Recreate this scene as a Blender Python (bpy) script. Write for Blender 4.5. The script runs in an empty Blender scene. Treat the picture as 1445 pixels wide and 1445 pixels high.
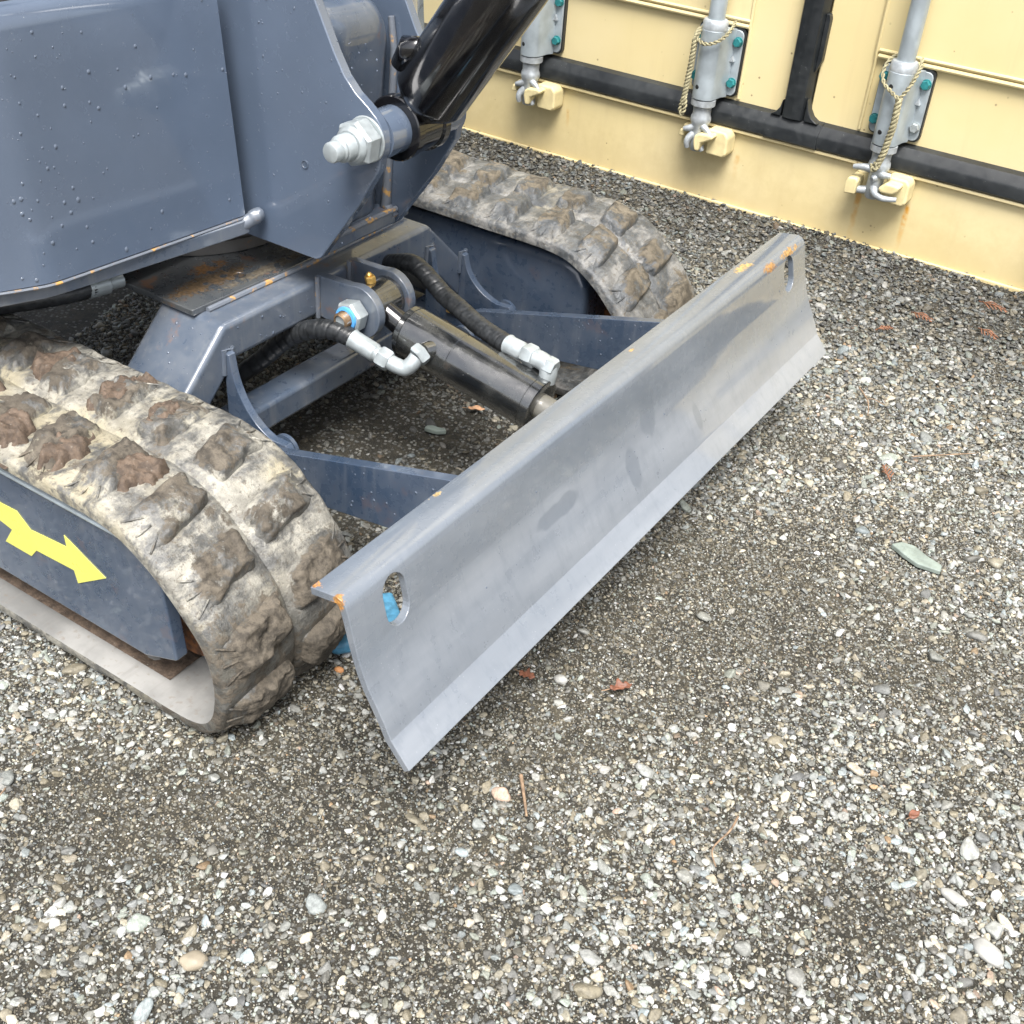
import bpy, bmesh, math, random
import numpy as np
from mathutils import Vector, Matrix, noise
random.seed(7); RNG = np.random.default_rng(11)
R = math.radians
SC = bpy.context.scene
COL = SC.collection

# ------------------------------------------------------------------ camera, sky, sun, exposure
cam_d = bpy.data.cameras.new('camera'); cam = bpy.data.objects.new('camera', cam_d); COL.objects.link(cam)
_r = Vector((0.83086202, 0.55269287, 0.06479884)); _d = Vector((0.37076594, -0.46298039, -0.80509737)); _f = Vector((-0.41497098, 0.69295003, -0.58959252))
m = Matrix.Identity(4)
for i in range(3):
    m[i][0] = _r[i]; m[i][1] = -_d[i]; m[i][2] = -_f[i]
m[0][3], m[1][3], m[2][3] = 0.0, 0.0, 1.0
cam.matrix_world = m
cam_d.sensor_width = 36; cam_d.sensor_fit = 'HORIZONTAL'; cam_d.lens = 36 * 1675.02 / 1445
cam_d.clip_start = 0.02; cam_d.clip_end = 1000
SC.camera = cam

SUN_EL, SUN_AZ = 62.0, 148.0          # azimuth of the sun seen from the scene, degrees from +Y clockwise
w = bpy.data.worlds.new('World'); SC.world = w; w.use_nodes = True
nt = w.node_tree; nt.nodes.clear()
sky = nt.nodes.new('ShaderNodeTexSky'); sky.sky_type = 'NISHITA'; sky.sun_disc = False
sky.sun_elevation = R(SUN_EL); sky.sun_rotation = R(SUN_AZ); sky.air_density = 1.0; sky.dust_density = 4.0; sky.ozone_density = 1.0
hs = nt.nodes.new('ShaderNodeHueSaturation'); hs.inputs['Saturation'].default_value = 0.42
bg = nt.nodes.new('ShaderNodeBackground'); bg.inputs['Strength'].default_value = 0.06
wo = nt.nodes.new('ShaderNodeOutputWorld')
nt.links.new(sky.outputs[0], hs.inputs['Color']); nt.links.new(hs.outputs[0], bg.inputs['Color']); nt.links.new(bg.outputs[0], wo.inputs['Surface'])

sun_d = bpy.data.lights.new('sun', 'SUN'); sun_d.energy = 1.5; sun_d.angle = R(30); sun_d.color = (1.0, 0.97, 0.93)
sun = bpy.data.objects.new('sun', sun_d); COL.objects.link(sun)
_az = R(SUN_AZ); _sd = Vector((math.sin(_az) * math.cos(R(SUN_EL)), math.cos(_az) * math.cos(R(SUN_EL)), math.sin(R(SUN_EL))))
sun.rotation_euler = _sd.to_track_quat('Z', 'Y').to_euler(); sun.location = (0, 0, 6)
SC.view_settings.view_transform = 'Standard'; SC.view_settings.look = 'None'
SC.view_settings.exposure = 2.25; SC.view_settings.gamma = 1.0; SC.view_settings.use_curve_mapping = False

# ------------------------------------------------------------------ node helper
class NT:
    def __init__(s, name):
        s.m = bpy.data.materials.new(name); s.m.use_nodes = True; s.t = s.m.node_tree; s.t.nodes.clear()
        s.out = s.n('ShaderNodeOutputMaterial'); s.b = s.n('ShaderNodeBsdfPrincipled'); s.l(s.b.outputs[0], s.out.inputs['Surface'])
        s.pos = s.n('ShaderNodeNewGeometry').outputs['Position']
    def n(s, t, **k):
        x = s.t.nodes.new(t)
        for a, v in k.items(): setattr(x, a, v)
        return x
    def l(s, a, b): s.t.links.new(a, b)
    def put(s, sock, v):
        if hasattr(v, 'is_output'): s.l(v, sock)
        elif isinstance(v, (tuple, list)) and len(v) == 3 and sock.type == 'RGBA': sock.default_value = (*v, 1)
        else: sock.default_value = v
    def noise(s, scale, detail=4, rough=.55, vec=None, dist=0.0, color=False):
        x = s.n('ShaderNodeTexNoise'); x.inputs['Scale'].default_value = scale; x.inputs['Detail'].default_value = detail
        x.inputs['Roughness'].default_value = rough; x.inputs['Distortion'].default_value = dist
        s.l(vec if vec is not None else s.pos, x.inputs['Vector']); return x.outputs['Color' if color else 'Fac']
    def scaled(s, v, sc):
        x = s.n('ShaderNodeVectorMath', operation='MULTIPLY'); s.l(v, x.inputs[0]); x.inputs[1].default_value = sc; return x.outputs[0]
    def voro(s, scale, feature='F1', out='Distance', vec=None):
        x = s.n('ShaderNodeTexVoronoi', feature=feature); x.inputs['Scale'].default_value = scale
        s.l(vec if vec is not None else s.pos, x.inputs['Vector']); return x.outputs[out]
    def ramp(s, f, a, b, lo=0.0, hi=1.0):
        x = s.n('ShaderNodeMapRange', interpolation_type='SMOOTHSTEP'); s.put(x.inputs['Value'], f)
        for i, v in (('From Min', a), ('From Max', b), ('To Min', lo), ('To Max', hi)): x.inputs[i].default_value = v
        return x.outputs[0]
    def math(s, op, a, b=0.0, c=None):
        x = s.n('ShaderNodeMath', operation=op); s.put(x.inputs[0], a); s.put(x.inputs[1], b)
        if c is not None: s.put(x.inputs[2], c)
        return x.outputs[0]
    def mix(s, f, a, b):
        x = s.n('ShaderNodeMix', data_type='RGBA'); s.put(x.inputs[0], f); s.put(x.inputs[6], a); s.put(x.inputs[7], b); return x.outputs[2]
    def bump(s, h, strength, dist=.002, prev=None):
        x = s.n('ShaderNodeBump'); x.inputs['Strength'].default_value = strength; x.inputs['Distance'].default_value = dist
        s.l(h, x.inputs['Height'])
        if prev is not None: s.l(prev, x.inputs['Normal'])
        return x.outputs[0]
    def spot(s, p, r, nz, k=.5):          # soft irregular blotch round the point p with radii r
        a = s.n('ShaderNodeVectorMath', operation='SUBTRACT'); s.l(s.pos, a.inputs[0]); a.inputs[1].default_value = p
        b = s.n('ShaderNodeVectorMath', operation='DIVIDE'); s.l(a.outputs[0], b.inputs[0]); b.inputs[1].default_value = r
        c = s.n('ShaderNodeVectorMath', operation='LENGTH'); s.l(b.outputs[0], c.inputs[0])
        d = s.math('ADD', c.outputs['Value'], s.math('MULTIPLY', s.math('SUBTRACT', nz, .5), k * 4))
        return s.ramp(d, 1.0, .75)
    def fin(s, color=None, rough=None, normal=None, metal=None, coat=None, coat_rough=.06, spec=None):
        if color is not None: s.put(s.b.inputs['Base Color'], color)
        if rough is not None: s.put(s.b.inputs['Roughness'], rough)
        if normal is not None: s.l(normal, s.b.inputs['Normal'])
        if metal is not None: s.put(s.b.inputs['Metallic'], metal)
        if coat is not None: s.put(s.b.inputs['Coat Weight'], coat); s.b.inputs['Coat IOR'].default_value = 1.7; s.b.inputs['Coat Roughness'].default_value = coat_rough
        if spec is not None: s.put(s.b.inputs['Specular IOR Level'], spec)
        return s.m

RUST = (0.24, 0.10, 0.028)
def mat_paint(name, base, dust=.25, dustcol=(.30, .31, .32), rough=.25, coat=.5, rust=.0, spots=(), streak=0.0, spec=.5, wet=(), grain=None, low=None):
    t = NT(name)
    n1 = t.noise(5, 5); n2 = t.noise(60, 4); n3 = t.noise(260, 2)
    c = t.mix(t.ramp(n1, .35, .7), base, tuple(v * 1.18 for v in base))
    nd = t.noise(1, 5, .55, t.scaled(t.pos, grain)) if grain else t.math('ADD', t.math('MULTIPLY', n1, .75), t.math('MULTIPLY', n2, .25))
    dm = t.math('MULTIPLY', t.ramp(nd, .36, .68), dust)
    if low:                                                    # mud film plus painted sky sheen, paler downwards; hair scratches along the blade
        sz = t.n('ShaderNodeSeparateXYZ'); t.l(t.pos, sz.inputs[0])
        zz = t.math('ADD', sz.outputs['Z'], t.math('MULTIPLY', t.math('SUBTRACT', t.noise(1, 5, .6, t.scaled(t.pos, (5, 3.5, 16))), .5), .30))
        dm = t.math('ADD', t.math('MULTIPLY', dm, .45), t.ramp(zz, low[0], low[1], 0, dust * .72))
        run = t.noise(1, 5, .7, t.scaled(t.pos, (55, 75, 3.0)))
        dm = t.math('MULTIPLY', dm, t.ramp(run, .36, .52, .78, 1.0))
        scr = t.math('MULTIPLY', t.ramp(t.noise(1, 2, .5, t.scaled(t.pos, (900, 9, 900))), .66, .72), t.ramp(n1, .5, .6)); dm = t.math('ADD', dm, t.math('MULTIPLY', scr, .35))
    c = t.mix(dm, c, dustcol)
    if streak:
        sv = t.noise(1, 4, .6, t.scaled(t.pos, (60, 60, 5)))
        c = t.mix(t.math('MULTIPLY', t.ramp(sv, .52, .72), streak), c, dustcol)
    sp = t.ramp(t.voro(160), .10, .05)                       # pale fine specks and dried drops
    c = t.mix(t.math('MULTIPLY', t.math('MULTIPLY', sp, t.ramp(n2, .5, .6)), .5), c, (.45, .46, .46))
    r = t.math('ADD', t.ramp(n2, .3, .75, rough, rough + .16), t.math('MULTIPLY', dm, .35))
    if rust:
        rm = t.math('MULTIPLY', t.ramp(t.noise(22, 6, .7), .60, .68), rust)
        c = t.mix(rm, c, RUST); r = t.mix(rm, r, (.8, .8, .8))
    for p, rad, colr in spots:
        s_ = t.spot(p, rad, t.noise(190, 6, .75), .8); s_ = t.math('MULTIPLY', s_, t.ramp(t.noise(60, 4), .36, .46)); c = t.mix(s_, c, t.mix(t.ramp(t.noise(260, 3), .4, .6), tuple(v * .45 for v in colr), colr)); r = t.mix(s_, r, (.75, .75, .75))
    for p, rad in wet:
        s_ = t.spot(p, rad, t.noise(14, 3, .6), .35); c = t.mix(t.math('MULTIPLY', s_, .55), c, base)
    nm = t.bump(n3, .04, .001, t.bump(t.noise(9, 2), .06, .01))
    return t.fin(c, r, nm, 0, coat, spec=spec)

def mat_plain(name, col, rough=.5, metal=0.0, var=.15, scale=40, bump=.1, coat=None, bscale=None, spec=None):
    t = NT(name); n = t.noise(scale, 5)
    c = t.mix(t.ramp(n, .3, .7), tuple(v * (1 - var) for v in col), tuple(min(1, v * (1 + var)) for v in col))
    return t.fin(c, t.ramp(t.noise(scale * 2, 3), .3, .7, max(.03, rough - .08), rough + .1), t.bump(t.noise(bscale or scale * 4, 4), bump, .001), metal, coat, spec=spec)

GREY = (0.068, 0.092, 0.134)
M = {}
M['paint'] = mat_paint('grey_paint', GREY, dust=.06, rough=.13, coat=.9, grain=(2.5, 2.5, 1.2))
M['frame'] = mat_paint('shaded_frame_paint', (0.050, 0.070, 0.104), dust=.28, dustcol=(.24, .24, .23), rough=.24, coat=.6, rust=.30, streak=.25)  # same grey paint, darkened for the shade underneath; dust and rust on top
M['arm'] = mat_paint('shaded_arm_paint', (0.030, 0.050, 0.086), dust=.18, rough=.22, coat=.5, rust=.12, streak=.12)  # same grey paint again, recess shade put into a darker base
M['blade'] = mat_paint('blade_paint', (0.100, 0.118, 0.142), dust=.60, dustcol=(.275, .292, .315), rough=.15, coat=.85, streak=.06, grain=(26, 2.2, 14), low=(.32, .10),  # dust and dustcol here: mud film plus painted sky sheen
    spots=[((-.533, 1.630, .298), (.006, .032, .006), (.44, .24, .07)), ((-.534, 1.560, .296), (.007, .022, .007), (.42, .20, .05)), ((-.560, 1.525, .302), (.009, .026, .01), (.55, .36, .13)),
           ((-.575, .620, .296), (.010, .006, .012), (.50, .22, .05)), ((-.541, .612, .297), (.007, .008, .010), (.52, .24, .05)), ((-.57, .80, .301), (.003, .010, .006), (.5, .36, .16)), ((-.565, 1.20, .302), (.003, .006, .006), (.5, .30, .10))],
    wet=[((-.52, 1.17, .250), (.05, .020, .04)), ((-.50, 1.115, .195), (.05, .016, .035)), ((-.495, 1.285, .19), (.05, .010, .022)), ((-.50, .95, .22), (.05, .05, .012))])
M['black'] = mat_plain('gloss_black_paint', (.005, .005, .006), .16, 0, .3, 30, .02, .45)
M['black_worn'] = mat_paint('worn_black_paint', (.007, .008, .009), dust=.30, dustcol=(.085, .085, .075), rough=.12, coat=1.0, rust=.05, spec=1.0, grain=(18, 60, 18))
M['rod'] = mat_paint('greasy_rod_steel', (.10, .10, .095), dust=.5, dustcol=(.20, .18, .12), rough=.3, coat=.3)
M['hose'] = mat_plain('black_hose_wrap', (.022, .024, .026), .38, 0, .35, 80, .15)
M['zinc'] = mat_plain('white_zinc', (.34, .375, .385), .36, .35, .12, 60, .06)
M['galv'] = mat_plain('galvanised_steel', (.36, .41, .44), .36, .35, .16, 22, .02)
M['galv_light'] = mat_plain('cast_galvanised_steel', (.38, .41, .43), .42, .4, .2, 60, .12)
M['bronze'] = mat_plain('bronze_thread', (.22, .15, .09), .45, .7, .3, 80, .2)
M['brass'] = mat_plain('brass', (.62, .40, .12), .35, .7, .2, 80, .1)
M['teal'] = mat_plain('teal_bolt_coating', (.02, .16, .17), .4, .1, .3, 60, .1)
M['nylon'] = mat_plain('blue_nylon', (.08, .30, .62), .45, 0, .1)
M['rubber'] = mat_paint('black_rubber_seal', (.009, .011, .013), dust=.16, dustcol=(.09, .10, .10), rough=.36, coat=.0)
M['rust'] = mat_plain('rust_crust', (.11, .042, .014), .9, 0, .6, 90, .8)
M['decal'] = mat_plain('yellow_film', (.58, .57, .12), .35, 0, .04, 20, .02)
M['blue'] = mat_plain('blue_plastic', (.06, .20, .32), .45, 0, .25, 120, .4)
M['dark'] = mat_plain('black_plastic', (.010, .011, .012), .6, 0, .3)
M['ring'] = mat_paint('turntable_steel', (.05, .045, .04), dust=.2, rough=.4, coat=.1, rust=1.0)
M['plate'] = mat_paint('stained_plate_paint', (.040, .047, .055), dust=.4, dustcol=(.13, .13, .12), rough=.16, coat=.9, rust=.45,
    spots=[((-1.09, 1.00, .30), (.02, .07, .02), (.15, .095, .045)), ((-1.12, 1.03, .30), (.016, .03, .02), (.22, .10, .02)), ((-1.06, 1.08, .30), (.010, .09, .02), (.13, .11, .08))])
t = NT('weld_rust'); n_ = t.noise(70, 5)
M['weld'] = t.fin(t.mix(t.ramp(n_, .54, .66), (.12, .135, .16), (.42, .24, .07)), t.ramp(n_, .4, .6, .35, .85), t.bump(t.noise(300, 3), .4, .001))
t = NT('water'); M['water'] = t.fin((.085, .105, .14), .02, spec=.6)

def mat_track(name, cream, brown, rub, c0, m0):
    t = NT(name)
    top = t.n('ShaderNodeAttribute', attribute_name='top').outputs['Fac']
    a = t.noise(15, 7, .68, dist=.7); a2 = t.noise(19, 7, .7, t.scaled(t.pos, (1.3, 1, 1)), dist=.4); b = t.noise(70, 5, .7); d = t.noise(300, 4, .7)
    st = t.noise(1, 5, .65, t.scaled(t.pos, (130, 28, 130)))
    c = t.mix(t.ramp(b, .35, .7), rub, tuple(v * 2.2 for v in rub))
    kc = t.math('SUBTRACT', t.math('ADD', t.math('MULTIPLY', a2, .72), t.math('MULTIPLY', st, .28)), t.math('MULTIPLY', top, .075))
    cc = t.mix(t.ramp(t.noise(38, 5, .7), .38, .66), cream, tuple(v * .55 for v in cream))
    cc = t.mix(t.math('MULTIPLY', t.ramp(t.noise(6, 3), .5, .65), .6), cc, (cream[0] * .95, cream[1] * .86, cream[2] * .62))
    sz = t.n('ShaderNodeSeparateXYZ'); t.l(t.pos, sz.inputs[0])            # the lower front of the loop is caked in dark wet mud
    low = t.math('MULTIPLY', t.ramp(t.math('ADD', sz.outputs['Z'], t.math('MULTIPLY', t.math('SUBTRACT', a, .5), .30)), .22, .12), t.ramp(sz.outputs['X'], -.80, -.76))
    cm = t.math('MULTIPLY', t.ramp(kc, c0 - .02, c0 + .11), t.math('SUBTRACT', 1.0, t.math('MULTIPLY', low, .85)))
    c = t.mix(cm, c, cc)
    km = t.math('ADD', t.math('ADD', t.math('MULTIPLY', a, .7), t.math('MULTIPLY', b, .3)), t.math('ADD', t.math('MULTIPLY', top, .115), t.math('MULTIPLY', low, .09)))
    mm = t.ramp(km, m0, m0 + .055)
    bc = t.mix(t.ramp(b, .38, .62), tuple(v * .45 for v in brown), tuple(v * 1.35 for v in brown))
    bc = t.mix(t.math('MULTIPLY', t.ramp(t.noise(9, 3), .5, .62), .5), bc, tuple(v * .55 for v in brown))
    c = t.mix(mm, c, bc)
    sp = t.ramp(t.noise(130, 5, .8), .56, .62)
    c = t.mix(t.math('MULTIPLY', sp, .7), c, tuple(v * .9 for v in brown))
    nm = t.bump(d, .5, .0015, t.bump(b, .6, .005))
    return t.fin(c, t.mix(mm, t.mix(cm, (.38, .38, .38), (.6, .6, .6)), (.85, .85, .85)), nm, 0)
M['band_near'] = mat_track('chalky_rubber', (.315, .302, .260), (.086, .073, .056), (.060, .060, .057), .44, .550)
M['band_far'] = mat_track('dusty_rubber', (.24, .237, .225), (.115, .098, .072), (.050, .054, .057), .47, .56)
t = NT('worn_inner_rubber'); a = t.noise(7, 5, .6); b = t.noise(1, 4, .6, t.scaled(t.pos, (90, 10, 90))); d = t.noise(120, 4)
c = t.mix(t.ramp(a, .35, .65), (.13, .13, .125), (.25, .247, .235)); c = t.mix(t.math('MULTIPLY', t.ramp(b, .5, .7), .5), c, (.17, .165, .155))
c = t.mix(t.math('MULTIPLY', t.ramp(d, .58, .7), .4), c, (.14, .11, .08))
M['inner'] = t.fin(c, .5, t.bump(d, .2, .001))
def mat_lug(name, brown, cream, lo, hi):
    t = NT(name)
    at_ = t.n('ShaderNodeAttribute', attribute_name='top'); h = at_.outputs['Fac']
    a = t.noise(20, 6, .65, dist=.5); b = t.noise(90, 5, .7); d = t.noise(330, 3)
    c = t.mix(t.ramp(b, .35, .65), tuple(v * .62 for v in brown), tuple(v * 1.35 for v in brown))
    grey = t.mix(t.ramp(a, .4, .6), (.10, .10, .095), cream)
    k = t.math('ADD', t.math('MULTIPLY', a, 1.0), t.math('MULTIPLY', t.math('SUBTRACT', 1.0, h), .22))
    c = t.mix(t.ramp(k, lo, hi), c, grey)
    c = t.mix(t.math('MULTIPLY', t.ramp(t.voro(120), .16, .08), .45), c, (.20, .18, .15))
    return t.fin(c, .75, t.bump(d, .45, .0012, t.bump(b, .6, .004)), 0)
M['mud'] = mat_lug('wet_mud', (.085, .060, .042), (.2, .15, .1), .80, .95)

# container paint
t = NT('cream_container_paint')
n1 = t.noise(3, 4); n2 = t.noise(45, 5, .65)
c = t.mix(t.ramp(n1, .3, .7), (.60, .50, .262), (.635, .54, .312))
c = t.mix(t.math('MULTIPLY', t.ramp(n2, .58, .75), .16), c, (.62, .49, .25))
c = t.mix(t.math('MULTIPLY', t.ramp(t.noise(1, 4, .6, t.scaled(t.pos, (34, 34, 2.5))), .52, .75), .26), c, (.50, .40, .22))
c = t.mix(t.math('MULTIPLY', t.math('MULTIPLY', t.ramp(t.voro(38), .11, .06), t.ramp(t.noise(9), .52, .6)), .8), c, (.16, .11, .06))
szz = t.n('ShaderNodeSeparateXYZ'); t.l(t.pos, szz.inputs[0])
c = t.mix(t.math('MULTIPLY', t.ramp(t.math('ADD', szz.outputs['Z'], t.math('MULTIPLY', t.math('SUBTRACT', n2, .5), .22)), .16, .02), .42), c, (.47, .37, .185))      # deeper tan low down: shade of the down-facing sill painted in
for px, ww, zt, zb, kk in ((-.673, .009, .128, .0, .8), (-.570, .008, .125, .005, 1.0), (-.955, .007, .130, .07, .45), (-1.39, .006, .13, .08, .4)):
    sx = t.n('ShaderNodeSeparateXYZ'); t.l(t.pos, sx.inputs[0])
    dx = t.math('ABSOLUTE', t.math('SUBTRACT', t.math('ADD', sx.outputs['X'], t.math('MULTIPLY', t.math('SUBTRACT', t.noise(22), .5), .010)), px + .0))
    mk = t.math('MULTIPLY', t.ramp(dx, ww, ww * .25), t.math('MULTIPLY', t.ramp(sx.outputs['Z'], zt + .004, zt - .004), t.ramp(sx.outputs['Z'], zb, zt)))
    c = t.mix(t.math('MULTIPLY', t.math('MULTIPLY', mk, t.ramp(t.noise(60, 4), .25, .6)), kk), c, (.55, .26, .03))
M['yellow'] = t.fin(c, t.ramp(n2, .3, .7, .42, .58), t.bump(t.noise(120, 3), .10, .001, t.bump(t.noise(6, 3), .12, .01)), 0, .1)
M['yellow_cast'] = mat_plain('cream_paint_on_castings', (.61, .52, .285), .5, 0, .10, 50, .15)
M['rope'] = mat_plain('natural_rope', (.27, .245, .15), .85, 0, .35, 160, .4)

# gravel and ground
t = NT('gravel_stone')
at_ = t.n('ShaderNodeAttribute', attribute_name='col', attribute_type='INSTANCER')
tc = t.n('ShaderNodeTexCoord').outputs['Object']
n1 = t.noise(3.2, 4, .6, tc); n2 = t.noise(14, 3, .6, tc)
hv = t.n('ShaderNodeHueSaturation'); t.l(at_.outputs['Color'], hv.inputs['Color']); t.l(t.ramp(n1, .3, .7, .68, 1.22), hv.inputs['Value'])
M['stone'] = t.fin(hv.outputs[0], t.ramp(n2, .3, .7, .38, .62), t.bump(n2, .25, .05), 0)
t = NT('sandy_soil')
a = t.noise(3, 5); b = t.noise(60, 5, .7); d = t.noise(420, 4, .7)
c = t.mix(t.ramp(a, .4, .6), (.036, .031, .021), (.066, .057, .038))
c = t.mix(t.ramp(b, .35, .7), tuple([.014, .013, .009]), c)
vc = t.voro(150, out='Color'); vd = t.voro(150)
sv = t.n('ShaderNodeSeparateColor'); t.l(vc, sv.inputs[0])
peb = t.mix(sv.outputs[0], (.05, .05, .048), (.22, .22, .20))
c = t.mix(t.math('MULTIPLY', t.ramp(vd, .48, .30), t.ramp(sv.outputs[1], .35, .45)), c, peb)
c = t.mix(t.math('MULTIPLY', t.ramp(t.voro(420), .30, .12), .75), c, (.10, .095, .075))
M['soil'] = t.fin(c, .75, t.bump(d, .8, .003, t.bump(b, .6, .006)), 0)
M['leaf'] = mat_plain('dry_leaf', (.17, .065, .035), .6, 0, .4, 70, .3)
M['leaf_tan'] = mat_plain('tan_dry_leaf', (.45, .26, .15), .6, 0, .3, 70, .3)
M['twig'] = mat_plain('twig_bark', (.22, .15, .095), .8, 0, .35, 120, .4)
M['sprig'] = mat_plain('dead_cedar', (.19, .085, .045), .7, 0, .3, 120, .3)
M['slab'] = mat_plain('green_slate', (.19, .225, .20), .55, 0, .22, 50, .6)
M['bigstone'] = mat_plain('pale_stone', (.30, .298, .28), .6, 0, .22, 45, .5)
M['tanstone'] = mat_plain('tan_stone', (.29, .25, .185), .6, 0, .2, 45, .5)
M['orangestone'] = mat_plain('orange_stone', (.42, .20, .08), .6, 0, .2, 60, .5)

# ------------------------------------------------------------------ mesh helpers
def basis(d):
    d = Vector(d).normalized(); a = Vector((0, 0, 1)) if abs(d.z) < .9 else Vector((1, 0, 0))
    u = d.cross(a).normalized(); return u, d.cross(u).normalized(), d

class MB:
    def __init__(s): s.v = []; s.f = []; s.at = None
    def add(s, vs, fs):
        o = len(s.v); s.v += [tuple(p) for p in vs]; s.f += [tuple(i + o for i in f) for f in fs]; return s
    def box(s, x0, x1, y0, y1, z0, z1):
        return s.add([(x, y, z) for z in (z0, z1) for y in (y0, y1) for x in (x0, x1)],
                     [(0, 2, 3, 1), (4, 5, 7, 6), (0, 1, 5, 4), (2, 6, 7, 3), (0, 4, 6, 2), (1, 3, 7, 5)])
    def prism(s, pts, plane, a, b):       # convex or concave outline, extruded from a to b along the third axis
        mp = {'xz': lambda p, t: (p[0], t, p[1]), 'yz': lambda p, t: (t, p[0], p[1]), 'xy': lambda p, t: (p[0], p[1], t)}[plane]
        n = len(pts); vs = [mp(p, a) for p in pts] + [mp(p, b) for p in pts]
        return s.add(vs, [tuple(range(n))[::-1], tuple(range(n, 2 * n))] + [(i, (i + 1) % n, n + (i + 1) % n, n + i) for i in range(n)])
    def tube(s, path, r, n=16, caps=True, wrap=None):
        P = [Vector(p) for p in path]; k = len(P); rs = r if isinstance(r, (list, tuple)) else [r] * k
        T = [(P[min(i + 1, k - 1)] - P[max(i - 1, 0)]).normalized() for i in range(k)]
        u, v, _ = basis(T[0]); vs = []; L = 0
        for i in range(k):
            if i: L += (P[i] - P[i - 1]).length
            u = (u - T[i] * u.dot(T[i])).normalized(); v = T[i].cross(u)
            for j in range(n):
                th = 2 * math.pi * j / n; rr = rs[i]
                if wrap:
                    ph = (L / wrap + j / n) % 1.0
                    rr *= 1.0 - .10 * math.exp(-((ph - .5) / .07) ** 2) + .03 * ph
                vs.append(P[i] + (u * math.cos(th) + v * math.sin(th)) * rr)
        fs = [(i * n + j, i * n + (j + 1) % n, (i + 1) * n + (j + 1) % n, (i + 1) * n + j) for i in range(k - 1) for j in range(n)]
        if caps: fs += [tuple(range(n))[::-1], tuple(range((k - 1) * n, k * n))]
        return s.add(vs, fs)
    def lathe(s, o, d, prof, n=32, caps=True, ang=0):
        u, v, d = basis(d); o = Vector(o); vs = []; k = len(prof)
        for t_, r in prof:
            for j in range(n):
                th = 2 * math.pi * j / n + ang; vs.append(o + d * t_ + (u * math.cos(th) + v * math.sin(th)) * r)
        fs = [(i * n + j, i * n + (j + 1) % n, (i + 1) * n + (j + 1) % n, (i + 1) * n + j) for i in range(k - 1) for j in range(n)]
        if caps: fs += [tuple(range(n))[::-1], tuple(range((k - 1) * n, k * n))]
        return s.add(vs, fs)
    def hexnut(s, o, d, r, t0, t1, ang=0):
        c = (t1 - t0) * .16
        return s.lathe(o, d, [(t0, r * .9), (t0 + c, r), (t1 - c, r), (t1, r * .88)], 6, True, ang)
    def grid(s, fn, nu, nv, closed=False):
        o = [fn(i, j) for i in range(nu) for j in range(nv)]
        return s.add(o, [(i * nv + j, i * nv + j + 1, (i + 1) * nv + j + 1, (i + 1) * nv + j) for i in range(nu - 1) for j in range(nv - 1)])

WP = {}
def link(name, me, mat, parent=None, bevel=0.0, smooth=True, label=None, cat=None, group=None, kind=None, origin=None, sharp=None):
    o = bpy.data.objects.new(name, me); COL.objects.link(o)
    if mat is not None and not me.materials: me.materials.append(mat)
    if origin is None:
        n = len(me.vertices); a = np.empty(n * 3, np.float32); me.vertices.foreach_get('co', a); a = a.reshape(-1, 3)
        org = Vector(((a.min(0) + a.max(0)) / 2).tolist())
        if parent is None: org.z = float(a[:, 2].min())
    else: org = Vector(origin)
    me.transform(Matrix.Translation(-org)); WP[o] = org.copy()
    o.parent = parent; o.location = org - WP[parent] if parent else org
    if smooth: me.polygons.foreach_set('use_smooth', [True] * len(me.polygons))
    if bevel:
        b = o.modifiers.new('bevel', 'BEVEL'); b.width = bevel; b.segments = 2; b.limit_method = 'ANGLE'; b.angle_limit = R(32); b.harden_normals = True
    elif smooth and sharp is not False:
        bm = bmesh.new(); bm.from_mesh(me)
        for e in bm.edges:
            if len(e.link_faces) == 2 and e.calc_face_angle(0) > R(sharp or 38): e.smooth = False
        bm.to_mesh(me); bm.free()
    for k_, v_ in (('label', label), ('category', cat), ('group', group), ('kind', kind)):
        if v_: o[k_] = v_
    return o
def build(name, mb, mat, parent=None, fix=True, **k):
    me = bpy.data.meshes.new(name); me.from_pydata(mb.v, [], mb.f); me.validate()
    if fix:
        bm = bmesh.new(); bm.from_mesh(me); bmesh.ops.recalc_face_normals(bm, faces=bm.faces); bm.to_mesh(me); bm.free()
    return link(name, me, mat, parent, **k)
def empty(name, loc, label, cat, group=None):
    o = bpy.data.objects.new(name, None); COL.objects.link(o); o.location = loc; WP[o] = Vector(loc); o.empty_display_size = .1
    o['label'] = label; o['category'] = cat
    if group: o['group'] = group
    return o
def cut(o, cutter_mb):                 # boolean difference, baked into the mesh
    me = bpy.data.meshes.new('cutter'); me.from_pydata([tuple(Vector(v) - WP[o]) for v in cutter_mb.v], [], cutter_mb.f)
    bm = bmesh.new(); bm.from_mesh(me); bmesh.ops.recalc_face_normals(bm, faces=bm.faces); bm.to_mesh(me); bm.free()
    c = bpy.data.objects.new('cutter', me); COL.objects.link(c); c.matrix_world = o.matrix_world if not o.parent else Matrix.Translation(WP[o])
    saved = [(md.type, md.width) for md in o.modifiers]
    o.modifiers.clear(); md = o.modifiers.new('cut', 'BOOLEAN'); md.object = c; md.operation = 'DIFFERENCE'; md.solver = 'EXACT'
    bpy.context.view_layer.update(); dg = bpy.context.evaluated_depsgraph_get()
    nm = bpy.data.meshes.new_from_object(o.evaluated_get(dg)); o.modifiers.clear()
    nm.materials.clear(); nm.materials.append(o.data.materials[0]); o.data = nm; bpy.data.objects.remove(c)
    for ty, wd in saved:
        b = o.modifiers.new('bevel', 'BEVEL'); b.width = wd; b.segments = 2; b.limit_method = 'ANGLE'; b.angle_limit = R(32); b.harden_normals = True
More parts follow.
